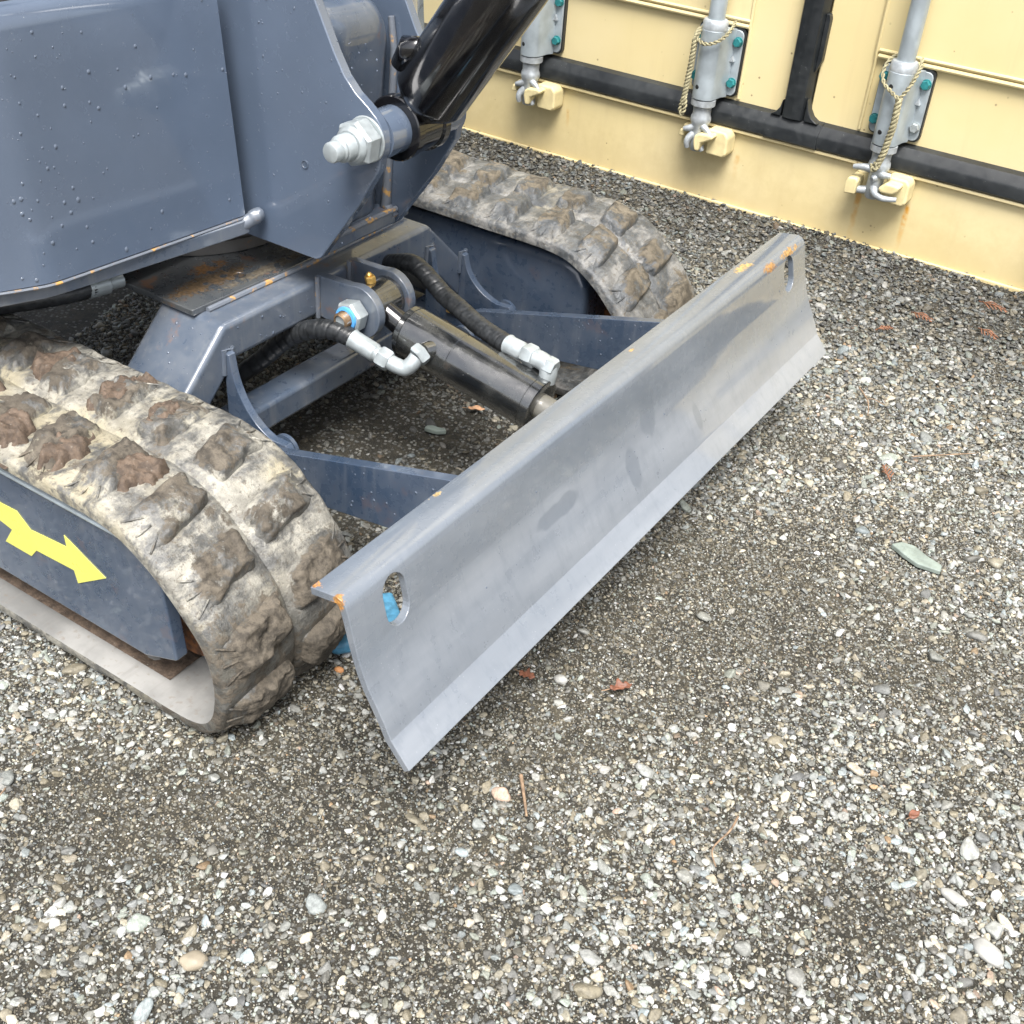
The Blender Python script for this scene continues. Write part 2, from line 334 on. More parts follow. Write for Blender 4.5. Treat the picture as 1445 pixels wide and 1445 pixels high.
def arc(cx, cz, r, a0, a1, n=10): return [(cx + r * math.cos(R(a0 + (a1 - a0) * i / n)), cz + r * math.sin(R(a0 + (a1 - a0) * i / n))) for i in range(n + 1)]
def spline(pts, n=10, closed=False):
    P = [Vector(p) for p in pts]; k = len(P); out = []
    for i in range(k if closed else k - 1):
        g = (lambda q: P[q % k]) if closed else (lambda q: P[min(max(q, 0), k - 1)])
        a, b, c, d = g(i - 1), g(i), g(i + 1), g(i + 2)
        for j in range(n):
            t_ = j / n; out.append(.5 * ((2 * b) + (c - a) * t_ + (2 * a - 5 * b + 4 * c - d) * t_ ** 2 + (3 * b - a - 3 * c + d) * t_ ** 3))
    if not closed: out.append(P[-1])
    return out
def rrect(x0, x1, z0, z1, r, n=5):
    return arc(x1 - r, z1 - r, r, 0, 90, n) + arc(x0 + r, z1 - r, r, 90, 180, n) + arc(x0 + r, z0 + r, r, 180, 270, n) + arc(x1 - r, z0 + r, r, 270, 360, n)
def nz(p, s=1.0, o=0.0): return noise.fractal(Vector((p[0] * s + o, p[1] * s + o * 1.7, p[2] * s)), 1.0, 2.0, 4)

# ------------------------------------------------------------------ ground
def hground(x, y):
    h = .006 * noise.noise(Vector((x * 2.3, y * 2.3, 3.1))) + .003 * noise.noise(Vector((x * 9, y * 9, 7.7)))
    h += .018 * max(0.0, min(1.0, (y - 2.22) / .2)) if y < 2.6 else 0
    return h - .004
def axis_pts(a, b, st, far):
    L = list(np.arange(a, b + 1e-6, st)); d = st; lo, hi = [], []; x = a
    while x > -far: d *= 1.45; x -= d; lo.append(x)
    d = st; x = b
    while x < far: d *= 1.45; x += d; hi.append(x)
    return lo[::-1] + L + hi
gx, gy = axis_pts(-2.2, .6, .02, 240), axis_pts(0, 2.6, .02, 240)
g = MB(); g.grid(lambda i, j: (gx[i], gy[j], hground(gx[i], gy[j]) if abs(gx[i]) < 6 and abs(gy[j]) < 6 else -.02), len(gx), len(gy))
build('ground', g, M['soil'], kind='structure', label='sandy gravel yard in front of the container', origin=(0, 0, 0), fix=False, sharp=False)

# ------------------------------------------------------------------ shipping container
YC = 2.43
con = empty('shipping_container', (-.85, 3.4, 0), 'cream yellow shipping container with galvanised door lock rods beside the gravel', 'container')
b = MB(); b.box(-2.07, .37, YC, YC + .10, -.03, .178)
build('bottom_sill', b, M['yellow'], con, bevel=.004)
b = MB(); b.box(-2.07, .37, YC - .008, YC - .0005, -.02, .021); build('sill_foot', b, M['yellow'], con, bevel=.004)
b = MB(); b.box(-1.97, .27, YC - .012, YC + .06, .1805, .1875)
build('sill_lip', b, M['yellow'], con, bevel=.002)
b = MB(); b.box(-2.07, .37, YC + .102, YC + 6.0, .02, 2.58)
build('container_body', b, M['yellow'], con, bevel=.01)
for x0, x1 in ((-2.07, -1.972), (.272, .37)):
    b = MB(); b.box(x0, x1, YC - .004, YC + .10, .1805, 2.45); build('corner_post', b, M['yellow'], con, bevel=.008)
b = MB(); b.box(-2.07, .37, YC - .004, YC + .10, 2.452, 2.59); build('top_rail', b, M['yellow'], con, bevel=.006)
def door(x0, x1, bx, side):
    b = MB(); b.box(x0, x1, YC + .012, YC + .06, .225, 2.44)
    d = build('container_door', b, M['yellow'], con, bevel=.004)
    # pressed panel inside a border: two stepped weld ridges
    b = MB(); xe = x0 + .05 if side < 0 else x1 - .05
    lo, hi = min(bx, xe), max(bx, xe)
    b.box(lo, hi, YC + .004, YC + .0118, .397, 2.30); build('door_panel', b, M['yellow'], d, bevel=.004)
    for zz, rr in ((.3925, .0045), (.4035, .0035)):
        b = MB(); b.tube([(lo + .006, YC + .004, zz + (.0 if zz < .4 else .0)), (hi, YC + .004, zz)], rr, 8); build('weld_ridge', b, M['yellow'], d)
    b = MB(); b.tube([(bx, YC + .010, .245), (bx + .001, YC + .009, .38), (bx, YC + .006, .40), (bx, YC + .004, .6), (bx, YC + .004, 2.3)], .0035, 8)
    build('weld_ridge', b, M['yellow'], d)
    return d
dl = door(-1.97, -.8755, -.981, -1); dr = door(-.8195, .27, -.709, 1)
def seal(name, pts, parent):
    b = MB(); b.tube(pts, 1, 4); return b
def seal_h(x0, x1, par):               # hollow bulb seal lying on the sill lip
    prof = [(0, .188), (-.012, .189), (-.0160, .193), (-.0170, .214), (-.0150, .219), (-.004, .236), (.004, .2375), (.012, .240), (.012, .188)]
    b = MB(); b.prism([(YC + p, z) for p, z in prof], 'yz', x0, x1); return build('door_seal', b, M['rubber'], par)
seal_h(-1.97, -.872, dl); seal_h(-.872, .27, dr)
prof = [(-.8735, .012), (-.8725, -.004), (-.868, -.0135), (-.850, -.0165), (-.847, -.0165), (-.829, -.0125), (-.8225, -.002), (-.8205, .012)]
b = MB(); b.prism([(x, YC + y) for x, y in prof], 'xy', .2385, 2.44); build('door_seal', b, M['rubber'], dl)
b = MB(); b.prism([(YC + p * 1.08 - .001, .2115 + (z - .2115) * 1.06) for p, z in [(0, .188), (-.012, .189), (-.0160, .193), (-.0170, .214), (-.0150, .219), (-.004, .236), (.004, .2375), (.011, .239), (.011, .188)]], 'yz', -.900, -.782); build('seal_joint', b, M['rubber'], dl)
b = MB(); b.prism([(-.8735, .2385), (-.896, .2385), (-.884, .246), (-.877, .256), (-.8735, .272)], 'xz', YC - .013, YC + .0115); build('seal_corner', b, M['rubber'], dl, bevel=.002)
b = MB(); b.prism([(-.8215, .2385), (-.790, .2385), (-.806, .248), (-.8155, .262), (-.8215, .285)], 'xz', YC - .013, YC + .0115); build('seal_corner', b, M['rubber'], dr, bevel=.002)
b = MB(); b.prism([(-.8215, .335), (-.812, .36), (-.812, .44), (-.815, .449), (-.8215, .45)], 'xz', YC - .004, YC + .0115); build('seal_flap', b, M['rubber'], dr, bevel=.001)

def lock_rod(xc, turned, par):
    yr = YC - .042
    rod = MB(); rod.lathe((xc, yr, .39), (0, 0, 1), [(0, .0175), (1.95, .0175)], 28)
    rod = build('lock_rod', rod, M['galv'], par)
    b = MB(); b.prism(rrect(xc - .053, xc + .053, .2475, .388, .012), 'xz', YC + .001, YC + .0115); build('rubber_pad', b, M['rubber'], rod)
    b = MB(); b.prism(rrect(xc - .0515, xc + .0505, .2505, .384, .012), 'xz', YC - .004, YC + .0008); br = build('guide_bracket', b, M['galv'], rod, bevel=.0015)
    # folded sleeve round the rod
    sl = [(xc - .030, YC - .0042), (xc - .0275, YC - .018)] + [(xc + .0255 * math.cos(R(a)), yr - .002 + .0255 * math.sin(R(a))) for a in range(195, 350, 12)] + [(xc + .0275, YC - .018), (xc + .034, YC - .0042)]
    b = MB(); b.prism(sl, 'xy', .2465, .3865); build('sleeve', b, M['galv'], rod, bevel=.001)
    for sx in (-.030, .034):
        b = MB(); b.prism([(xc + sx - .004, .322), (xc + sx + .006, .322), (xc + sx + .001, .334)], 'xz', YC - .012, YC - .004); build('rib', b, M['galv_light'], rod)
    for k, (sx, zz) in enumerate(((-.043, .360), (.0405, .361), (-.043, .277), (.0405, .278))):
        b = MB(); b.lathe((xc + sx, YC - .004, zz), (0, -1, 0), [(0, .0105), (.002, .0105)], 16); b.hexnut((xc + sx, YC - .006, zz), (0, -1, 0), .0095, 0, .008, .3 * k)
        build('bolt', b, M['zinc' if (turned and k == 3) else 'teal'], rod)
    for zz in (.360, .272):
        b = MB(); b.lathe((xc - .008, yr - .024, zz), (-.30, -1, 0), [(-.004, .0052), (.0015, .0052), (.0025, .004)], 14); build('rivet', b, M['dark'], rod)
    b = MB(); b.lathe((xc, yr, 0), (0, 0, 1), [(.384, .0225), (.387, .0262), (.402, .0262), (.4055, .0235), (.4065, .0185)], 32); build('collar', b, M['galv_light'], rod)
    b = MB(); b.lathe((xc, yr, 0), (0, 0, 1), [(.245, .0225), (.244, .0262), (.232, .0262), (.2295, .0225)], 32); build('collar', b, M['galv_light'], rod)
    b = MB(); b.lathe((xc, yr, 0), (0, 0, 1), [(.2300, .0195), (.2120, .0192), (.207, .0215), (.200, .0225), (.194, .0205), (.184, .0165), (.168, .0160), (.140, .0165), (.134, .013)], 28)
    def pt(x, y, z): return (xc + x, yr + y, z)
    fingers = ([[(-.004, -.006, .192), (-.026, -.012, .194), (-.047, -.012, .190)], [(.004, -.008, .188), (.018, -.014, .188), (.032, -.014, .190)], [(0, -.012, .178), (-.003, -.020, .176)],
                [(0, -.006, .160), (.010, -.020, .151), (.028, -.026, .147), (.056, -.022, .150)], [(-.006, 0, .148), (-.030, -.008, .146), (-.053, -.008, .145)]] if turned else
               [[(-.004, -.006, .186), (-.018, -.012, .180), (-.030, -.012, .176)], [(.004, -.006, .192), (.020, -.012, .186), (.034, -.014, .176)], [(-.008, -.008, .170), (-.016, -.018, .155), (-.014, -.018, .140)],
                [(.004, -.004, .150), (.014, -.010, .145), (.020, -.012, .138)]])
    for fg in fingers:
        q = spline([pt(*p) for p in fg], 5); b.tube(q, [.0095 - .0045 * i / (len(q) - 1) for i in range(len(q))], 10)
    build('cam_head', b, M['galv_light'], rod)
    # cream keeper casting welded on the sill
    k = MB(); y0 = YC - .0005
    k.prism([(xc + .022, .131), (xc + .064, .130), (xc + .0715, .138), (xc + .071, .176), (xc + .062, .186), (xc + .022, .186)], 'xz', YC - .046, y0)
    kp = build('keeper', k, M['yellow_cast'], con, bevel=.008)
    k = MB()
    if turned:
        k.prism([(xc - .054, .135), (xc - .030, .137), (xc - .028, .166), (xc - .034, .172), (xc - .050, .170), (xc - .055, .160)], 'xz', YC - .064, y0); build('keeper_lug', k, M['yellow_cast'], kp, bevel=.005)
        k = MB(); k.prism([(xc + .014, .164), (xc + .022, .157), (xc + .046, .158), (xc + .056, .166), (xc + .060, .178), (xc + .030, .180)], 'xz', YC - .072, YC - .040); build('keeper_lug', k, M['yellow_cast'], kp, bevel=.006)
    else:
        k.prism([(xc - .044, .158), (xc - .030, .158), (xc - .029, .172), (xc - .040, .174)], 'xz', YC - .054, y0); build('keeper_lug', k, M['yellow_cast'], kp, bevel=.004)
        k = MB(); k.prism([(xc + .002, .172), (xc + .001, .160), (xc + .006, .140), (xc + .016, .140), (xc + .020, .158), (xc + .046, .172), (xc + .044, .181), (xc + .014, .179)], 'xz', YC - .070, YC - .042); build('keeper_lug', k, M['yellow_cast'], kp, bevel=.005)
    k = MB(); k.box(xc - .046, xc + .0215, YC - .026, y0, .1325, .1765); build('keeper_base', k, M['yellow_cast'], kp, bevel=.004)
    return rod
lock_rod(-1.475, False, dl); lock_rod(-1.037, False, dl); lock_rod(-.636, True, dr); lock_rod(-.236, False, dr)

def rope(name, paths, label):
    b = MB()
    for pts, rad, tw, ns in paths:
        q = spline(pts, 14); L = 0
        T = [(q[min(i + 1, len(q) - 1)] - q[max(i - 1, 0)]).normalized() for i in range(len(q))]
        for s_ in range(ns):
            P = []; L = 0
            for i, p in enumerate(q):
                if i: L += (q[i] - q[i - 1]).length
                u, v, _ = basis(T[i]); th = 2 * math.pi * (L / tw + s_ / ns)
                P.append(p + (u * math.cos(th) + v * math.sin(th)) * rad)
            b.tube(P, rad * (.90 if ns > 2 else .82), 7)
    return build(name, b, M['rope'], label=label, cat='rope')
yb = 2.355
rope('rope', [([(-.652, 2.405, .410), (-.664, 2.385, .404), (-.667, yb + .010, .385), (-.658, yb, .366), (-.642, yb - .002, .355), (-.622, yb - .006, .345)], .0023, .020, 2),
              ([(-.612, 2.405, .412), (-.603, 2.385, .404), (-.603, yb + .010, .388), (-.609, yb, .366), (-.619, yb - .006, .346)], .0023, .020, 2),
              ([(-.619, yb - .008, .347), (-.618, yb - .010, .325), (-.617, yb - .010, .297), (-.620, yb - .008, .269), (-.623, yb - .008, .240), (-.629, yb - .006, .217), (-.634, yb - .004, .206)], .0038, .026, 3),
              ([(-.634, yb - .006, .219), (-.627, yb - .012, .211), (-.636, yb - .008, .203), (-.640, yb - .004, .212)], .0030, .018, 2)],
     'braided pale rope looped round the right lock rod and hanging down its front')
rope('rope', [([(-1.064, 2.40, .388), (-1.067, 2.375, .376), (-1.052, yb - .002, .366), (-1.030, yb - .005, .364), (-1.008, yb + .004, .375), (-.998, 2.38, .392), (-1.004, 2.41, .402)], .0023, .020, 2),
              ([(-1.064, 2.375, .384), (-1.064, yb + .004, .368), (-1.064, yb + .002, .342), (-1.065, yb + .002, .313), (-1.067, yb + .002, .283), (-1.068, yb, .254), (-1.069, yb, .232)], .0034, .024, 3),
              ([(-1.067, yb, .252), (-1.062, yb - .003, .232), (-1.066, yb - .003, .214), (-1.073, yb - .002, .222), (-1.071, yb, .246)], .0026, .018, 2)],
     'braided rope tied round the middle lock rod hanging at its left side')

# ------------------------------------------------------------------ excavator
YM = 1.15
ex = empty('excavator', (-1.27, YM, 0), 'grey compact tracked excavator with dozer blade standing on gravel', 'excavator')
# ---- rubber tracks
half = [(-1.27, .268), (-1.10, .268), (-.97, .268), (-.900, .268), (-.855, .2665), (-.818, .259), (-.786, .243), (-.757, .222), (-.728, .193), (-.704, .163), (-.692, .134), (-.688, .105), (-.690, .076), (-.698, .047), (-.714, .026), (-.738, .014), (-.775, .010), (-.84, .010), (-1.0, .010), (-1.27, .010)]
loop = half + [(-2.54 - x, z) for x, z in half[-2:0:-1]]
cl = spline([(x, 0, z) for x, z in loop], 24, True)
cl = np.array([(p.x, p.z) for p in cl]); seg = np.linalg.norm(np.roll(cl, -1, 0) - cl, axis=1); S = np.concatenate([[0], np.cumsum(seg)]); LT = S[-1]
clx = np.concatenate([cl, cl[:1]])
def path(s):
    s %= LT; x = float(np.interp(s, S, clx[:, 0])); z = float(np.interp(s, S, clx[:, 1]))
    e = .012; a = ((s - e) % LT, (s + e) % LT)
    tx = float(np.interp(a[1], S, clx[:, 0]) - np.interp(a[0], S, clx[:, 0])); tz = float(np.interp(a[1], S, clx[:, 1]) - np.interp(a[0], S, clx[:, 1]))
    L = math.hypot(tx, tz) or 1; return x, z, -tz / L, tx / L         # outward normal of a clockwise loop
def s_of_x(x): return x + 1.27                                       # on the straight top run
NP = round(LT / .083); PITCH = LT / NP
def track(dy0, dy1, near):
    """dy0: y of the camera side edge, dy1: y of the far edge"""
    y0, y1 = YM + dy0, YM + dy1; W = y1 - y0
    prof = [(0, -.0150), (0, -.005), (.010, -.0015), (.03, 0), (.10, 0), (.2, 0), (.3, 0), (.40, 0), (.455, .0005), (.48, -.0015), (.50, -.0045), (.52, -.0015), (.545, .0005), (.6, 0), (.7, 0), (.8, 0), (.9, 0), (.97, 0), (.99, -.0015), (1, -.005), (1, -.0150)]
    inner = [(1, -.0152), (.97, -.017), (.8, -.017), (.64, -.017), (.60, -.022), (.40, -.022), (.36, -.017), (.2, -.017), (.03, -.017), (0, -.0152)]
    NS = 420
    mb = MB(); full = prof + inner; k = len(full)
    for i in range(NS):
        s = LT * i / NS; x, z, nx, nzv = path(s)
        for u, h in full:
            hh = h
            if h > -.006:
                ph = 2 * math.pi * (s - s_of_x(-.886 if u < .5 else -.909)) / PITCH
                hh += .0036 * (.5 - .5 * math.cos(ph)) * min(1, abs(u - .5) * 6) * min(1, (1 - abs(u - .5) * 2) * 6)
                hh += (.0030 if near else .0014) * noise.fractal(Vector((x * 30, (y0 + u * W) * 30, z * 30)), 1, 2, 3)
            mb.v.append((x + nx * hh, y0 + u * W, z + nzv * hh))
    mb.f = [(i * k + j, i * k + (j + 1) % k, ((i + 1) % NS) * k + (j + 1) % k, ((i + 1) % NS) * k + j) for i in range(NS) for j in range(k)]
    tr = build('rubber_track', mb, M['band_near' if near else 'band_far'], ex, sharp=55,
               label='near rubber track caked in pale dried mud' if near else 'far rubber track with a dusty tread')
    if near:
        tr.data.materials.append(M['inner']); nb_ = len(prof)
        for p_ in tr.data.polygons:
            if p_.index % k >= nb_ - 1 or p_.index % k == k - 1: p_.material_index = 1
    rnd = random.Random(3 if near else 4)
    for row in (0, 1):
        for q in range(NP):
            s0 = s_of_x(-.886 if row == 0 else -.909) + q * PITCH
            x, z, _, _ = path(s0)
            if z < .10 and x < -.95: nu, nv = 7, 7
            elif x < -1.45: nu, nv = 9, 8
            else: nu, nv = 31, 29
            ns = rnd.uniform(0, 50); H = (.0150 if near else .0170) * rnd.uniform(.92, 1.08); hl = .0245
            tops = []
            lug = MB()
            def fn(i, j):
                a = -1 + 2 * i / (nu - 1); bq = j / (nv - 1)               # along, groove -> edge
                wid = hl * (1.0 - .20 * (1 - bq)); sk = .016 * (bq - .5) * (1 if row == 0 else -1)
                s = s0 + a * (wid + .006) + sk
                er = (.30 if near else .12) * noise.noise(Vector((s * 45 + ns, bq * 3.1, 1.7))) + .10 * noise.noise(Vector((s * 120 + ns, bq * 9, 4.1)))
                e = max(0, min(1, (1.16 - abs(a) * 1.16 - .02 - max(0, er + .02)) / .40)); e = e * .7 + .3 * e * e * (3 - 2 * e)
                g0 = max(0, min(1, (bq - max(0, er * .4)) / .12)); g1 = max(0, min(1, (1 - bq) / .30)); g1 = g1 * .6 + .4 * g1 * g1
                h = e * (g0 * g0 * (3 - 2 * g0)) * g1
                u = .5 + (.025 + .440 * bq) * (-1 if row == 0 else 1)
                x_, z_, nx, nzv = path(s); yy = y0 + u * W
                n_ = noise.fractal(Vector((x_ * 42 + ns, yy * 42, z_ * 42)), 1, 2, 4)
                hh = H * h + (n_ * (.0062 if near else .0030) * h) - .0050 * (1 - min(1, h * 5)) + (.0016 if near else .0005) * noise.fractal(Vector((x_ * 150 + ns, yy * 150, z_ * 150)), .7, 2, 3) * min(1, h * 2)
                tops.append(max(0, min(1, h + .15 * n_)))
                return (x_ + nx * hh, yy, z_ + nzv * hh)
            lug.grid(fn, nu, nv)
            nvert = len(lug.v)
            if nu > 20:                                                     # little tie ribs fanning to the edge
                for dd in (-.012, .0, .012):
                    P = []
                    for bq in (.80, .86, .93, .985):
                        s = s0 + dd * (1 + 1.1 * (bq - .8) / .18) * .9 + .016 * .4 * (1 if row == 0 else -1); x_, z_, nx, nzv = path(s); u = .5 + (.025 + .455 * bq) * (-1 if row == 0 else 1)
                        hq = .0075 * (1 - bq) / .2 - .0008; P.append((x_ + nx * hq, y0 + u * W, z_ + nzv * hq))
                    lug.tube(P, .0013, 5); tops += [.3] * (len(lug.v) - len(tops))
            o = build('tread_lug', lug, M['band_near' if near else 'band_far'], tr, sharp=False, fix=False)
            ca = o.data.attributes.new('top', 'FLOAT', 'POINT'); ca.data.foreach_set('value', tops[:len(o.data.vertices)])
            # orient outward
            pn = o.data.polygons[len(lug.f) // 2 if nu < 20 else (nu // 2) * (nv - 1) + nv // 2]; _, _, nx, nzv = path(s0)
            if pn.normal.x * nx + pn.normal.z * nzv < 0: o.data.flip_normals()
    if near:
        for (x, u, rx, ry, hh, sd) in ((-1.02, .16, .035, .040, .024, 1), (-.945, .22, .034, .040, .022, 2), (-.86, .30, .035, .040, .020, 3), (-.995, .76, .030, .050, .020, 4), (-.92, .72, .025, .035, .019, 5), (-1.10, .74, .03, .05, .021, 6), (-1.12, .25, .04, .04, .022, 7)):
            s0 = s_of_x(x); c_ = MB(); n_ = 30; tp = []
            def f2(i, j):
                a, b_ = -1 + 2 * i / (n_ - 1), -1 + 2 * j / (n_ - 1); r_ = math.hypot(a, b_)
                x_, z_, nx, nzv = path(s0 + a * rx); yy = y0 + u * W + b_ * ry
                n1 = noise.fractal(Vector((a * 1.6 + sd * 9, b_ * 1.6, sd)), 1, 2, 3); n2 = noise.fractal(Vector((x_ * 110, yy * 110, sd)), .8, 2, 4)
                e = max(0, min(1, (.85 + .35 * n1 - r_) * 3)); hq = e * hh * (.75 + .25 * n1 + .22 * n2) - .008 * (1 - e)
                tp.append(e); return (x_ + nx * hq, yy, z_ + nzv * hq)
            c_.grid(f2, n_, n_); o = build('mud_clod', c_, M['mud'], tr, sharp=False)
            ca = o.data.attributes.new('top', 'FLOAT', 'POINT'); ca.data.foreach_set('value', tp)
            if o.data.polygons[n_ * n_ // 2].normal.z < 0: o.data.flip_normals()
    return tr
track(-.55, -.33, True); track(.33, .55, False)

# ---- track frames
def track_frame(sg):
    a, b_ = .35, .515
    ya, yb_ = YM + sg * a, YM + sg * b_
    y0, y1 = min(ya, yb_), max(ya, yb_)
    pts = [(-1.76, .085), (-.86, .085), (-.80, .105), (-.797, .195), (-.815, .222), (-.84, .234), (-1.70, .236), (-1.76, .20)]
    b = MB(); b.prism(pts, 'xz', y0, y1); fr = build('track_frame', b, M['arm'], ex, bevel=.014)
    for xi, zi, nm in ((-.815, .137, 'idler_wheel'), (-1.725, .137, 'drive_sprocket')):
        b = MB(); b.lathe((xi, YM + sg * .425, zi), (0, sg, 0), [(0, .06), (0, .088), (.012, .093), (.024, .090), (.026, .078), (.036, .078), (.038, .090), (.050, .093), (.062, .088), (.062, .03), (.075, .03)], 40)
        build(nm, b, M['rust'], fr)
    for xr in (-1.5, -1.27, -1.04):
        b = MB(); b.lathe((xr, YM + sg * .39, .062), (0, sg, 0), [(0, .03), (.02, .036), (.07, .036), (.09, .03)], 24); build('track_roller', b, M['dark'], fr)
    return fr
frn = track_frame(-1); track_frame(1)
yp = .612
b = MB(); b.prism([(-1.75, .072), (-.822, .072), (-.771, .092), (-.781, .213), (-.826, .238), (-1.72, .242), (-1.76, .20)], 'xz', yp, yp + .018)
cv = build('frame_cover', b, M['arm'], frn, bevel=.003)
ar = [(-1.10, .20), (-1.034, .185), (-1.007, .186), (-.988, .169), (-.927, .174), (-.928, .190), (-.868, .160), (-.919, .127), (-.922, .144), (-.985, .141), (-.997, .127), (-1.042, .127), (-1.024, .152), (-1.06, .16), (-1.10, .175)]
b = MB(); b.prism(ar, 'xz', yp - .0009, yp - .0002); build('arrow_decal', b, M['decal'], frn)
b = MB(); b.tube([(-1.72, yp - .001, .2395), (-.828, yp - .001, .2355)], .0035, 8); build('cover_rim', b, M['galv'], frn)
# mud lying along the inside of the lower run
b = MB(); tp = []
def f3(i, j):
    a, q = i / 119, j / 11; x = -1.6 + .79 * a; y = .630 + .05 * q; n_ = noise.fractal(Vector((x * 30, y * 30, 2)), 1, 2, 4); h = .5 - abs(q - .5)
    x_, z_, nx, nzv = path(LT / 2 + (-1.27 - x)); tp.append(.9); hh = .0165 + .0015 + h * .010 * (.5 + n_)
    return (x_ - nx * hh, y, z_ - nzv * hh)
b.grid(f3, 120, 12); o = build('dried_mud', b, M['mud'], frn, kind='stuff', sharp=False); ca = o.data.attributes.new('top', 'FLOAT', 'POINT'); ca.data.foreach_set('value', tp)

# ---- undercarriage cross beam with sloping legs
def sym(pts): return pts + [(-y, z) for y, z in pts[::-1]]
def arch(x0, x1):
    top = [(-.37, .143), (-.213, .290), (.213, .290), (.37, .143)]; bot = [(.325, .112), (.196, .236), (-.196, .236), (-.325, .112)]
    b = MB(); P = [(YM + y, z) for y, z in top + bot]; n = len(P); b.v = [(x1, *p) for p in P] + [(x0, *p) for p in P]
    for q in ((0, 1, 6, 7), (1, 2, 5, 6), (2, 3, 4, 5)): b.f += [q, tuple(i + n for i in q[::-1])]
    b.f += [(i, i + n, (i + 1) % n + n, (i + 1) % n) for i in range(n)]
    return b
fr = build('undercarriage_frame', arch(-1.112, -1.0), M['frame'], ex, bevel=.008)
build('rear_leg', arch(-1.53, -1.42), M['frame'], fr, bevel=.008)
b = MB(); b.prism([(-1.046, YM - .222), (-1.040, YM - .06), (-1.040, YM + .06), (-1.046, YM + .222), (-1.50, YM + .222), (-1.50, YM - .222)], 'xy', .2905, .2990)
pl = build('top_plate', b, M['plate'], fr, bevel=.0015)
hc = MB(); hc.lathe((-1.074, 1.041, .28), (0, 0, 1), [(0, .008), (.04, .008)], 20); cut(pl, hc)
b = MB(); b.tube([(-1.042, YM - .20, .2925), (-1.039, YM, .2925), (-1.042, YM + .20, .2925)], .004, 8); build('weld_bead', b, M['weld'], fr)
b = MB(); b.box(-1.05, -1.002, YM - .33, YM + .33, .100, .142); build('cross_tube', b, M['frame'], fr, bevel=.007)
for yy, zt in ((YM - .213, .253), (YM + .213, .253), (YM - .302, .215), (YM + .302, .215)):
    k = (zt - .150) / .105
    pts = [(-1.0005, zt + .002), (-.991, zt)] + [(-1.0 + .085 * (1 - math.cos(R(a))) + .010, .150 + (zt - .150) * (1 - math.sin(R(a)))) for a in range(12, 84, 8)] + arc(-.920, .133, .027, 50, -100, 9) + [(-.96, .085), (-1.0005, .085)]
    b = MB(); b.prism(pts, 'xz', yy - .006, yy + .006); build('hinge_lug', b, M['arm'], fr, bevel=.0012)
    b = MB(); b.tube([(-.9995, yy - .008, zt - .03), (-.9985, yy - .007, zt + .004), (-.9985, yy + .007, zt + .004), (-.9995, yy + .008, zt - .03)], .0035, 8); build('weld_bead', b, M['frame'], fr)
for sg in (-1, 1):
    b = MB(); b.lathe((-.920, YM + sg * .2575 - .062, .133), (0, 1, 0), [(0, .020), (.006, .0205), (.007, .013), (.117, .013), (.118, .0205), (.124, .020)], 28); build('hinge_pin', b, M['arm'], fr)
    # clevis lug of the dozer cylinder
    y0 = YM + (-.040 if sg < 0 else .026)
    pts = [(-1.0005, .298), (-.945, .300)] + arc(-.930, .265, .0375, 105, -95, 14) + [(-.96, .232), (-1.0005, .238)]
    b = MB(); b.prism(pts, 'xz', y0, y0 + .014); build('clevis_lug', b, M['frame'], fr, bevel=.0015)
    b = MB(); b.tube([(-.998, y0 - .002, .236), (-.9975, y0 - .002, .297)], .0035, 8); build('weld_bead', b, M['weld'], fr)

# ---- dozer blade and push arms
front = [(-.457, .131), (-.4795, .1580), (-.4868, .1740), (-.4960, .1910), (-.5055, .2080), (-.5125, .2250), (-.5180, .2420), (-.5225, .2600), (-.5265, .2770), (-.5300, .2905), (-.5325, .2970), (-.5370, .3015), (-.5430, .3035), (-.5735, .2990)]
t_ = .0085
def offs(P, d):
    out = []
    for i, p in enumerate(P):
        a = Vector(P[max(i - 1, 0)]); c_ = Vector(P[min(i + 1, len(P) - 1)]); d_ = (c_ - a).normalized(); out.append((p[0] - d_.y * d * 1.0, p[1] + d_.x * d * 1.0))
    return out
back = offs(front, -t_)
if back[4][0] > front[4][0]: back = offs(front, t_)
bm_ = MB(); NY = 2; ys = [YM - .537, YM + .537]; n = len(front); P = front + back[::-1]; k = len(P)
bm_.v = [(p[0], y, p[1]) for y in ys for p in P]
for i in range(n - 1):
    bm_.f += [(i, i + 1, k - 2 - i, k - 1 - i), (k + i + 1, k + i, k + k - 1 - i, k + k - 2 - i)]
bm_.f += [(i, k + i, k + (i + 1) % k, (i + 1) % k) for i in range(k)]
blade = build('dozer_blade', bm_, M['blade'], ex, bevel=.0012)
c_ = MB()
for yc in (YM - .473, YM + .473):
    q = [(yc + .0165 * math.cos(R(a)), .277 + .0165 * math.sin(R(a))) for a in range(0, 181, 15)] + [(yc + .0165 * math.cos(R(a)), .2575 + .0165 * math.sin(R(a))) for a in range(180, 361, 15)]
    c_.prism(q, 'yz', -.60, -.45)
cut(blade, c_)
for e in blade.data.edges:                    # crisp fold above the cutting edge
    pa, pb = (blade.data.vertices[v].co + WP[blade] for v in e.vertices)
    if abs(pa.z - .158) < .0015 and abs(pb.z - .158) < .0015: e.use_edge_sharp = True
for yc in (YM - .02, YM + .02):
    b = MB(); b.prism([(-.528, .170), (-.538, .262), (-.570, .255)] + arc(-.595, .212, .024, 60, 260, 8) + [(-.56, .180)], 'xz', yc - .006, yc + .006); build('rod_lug', b, M['arm'], blade, bevel=.001)
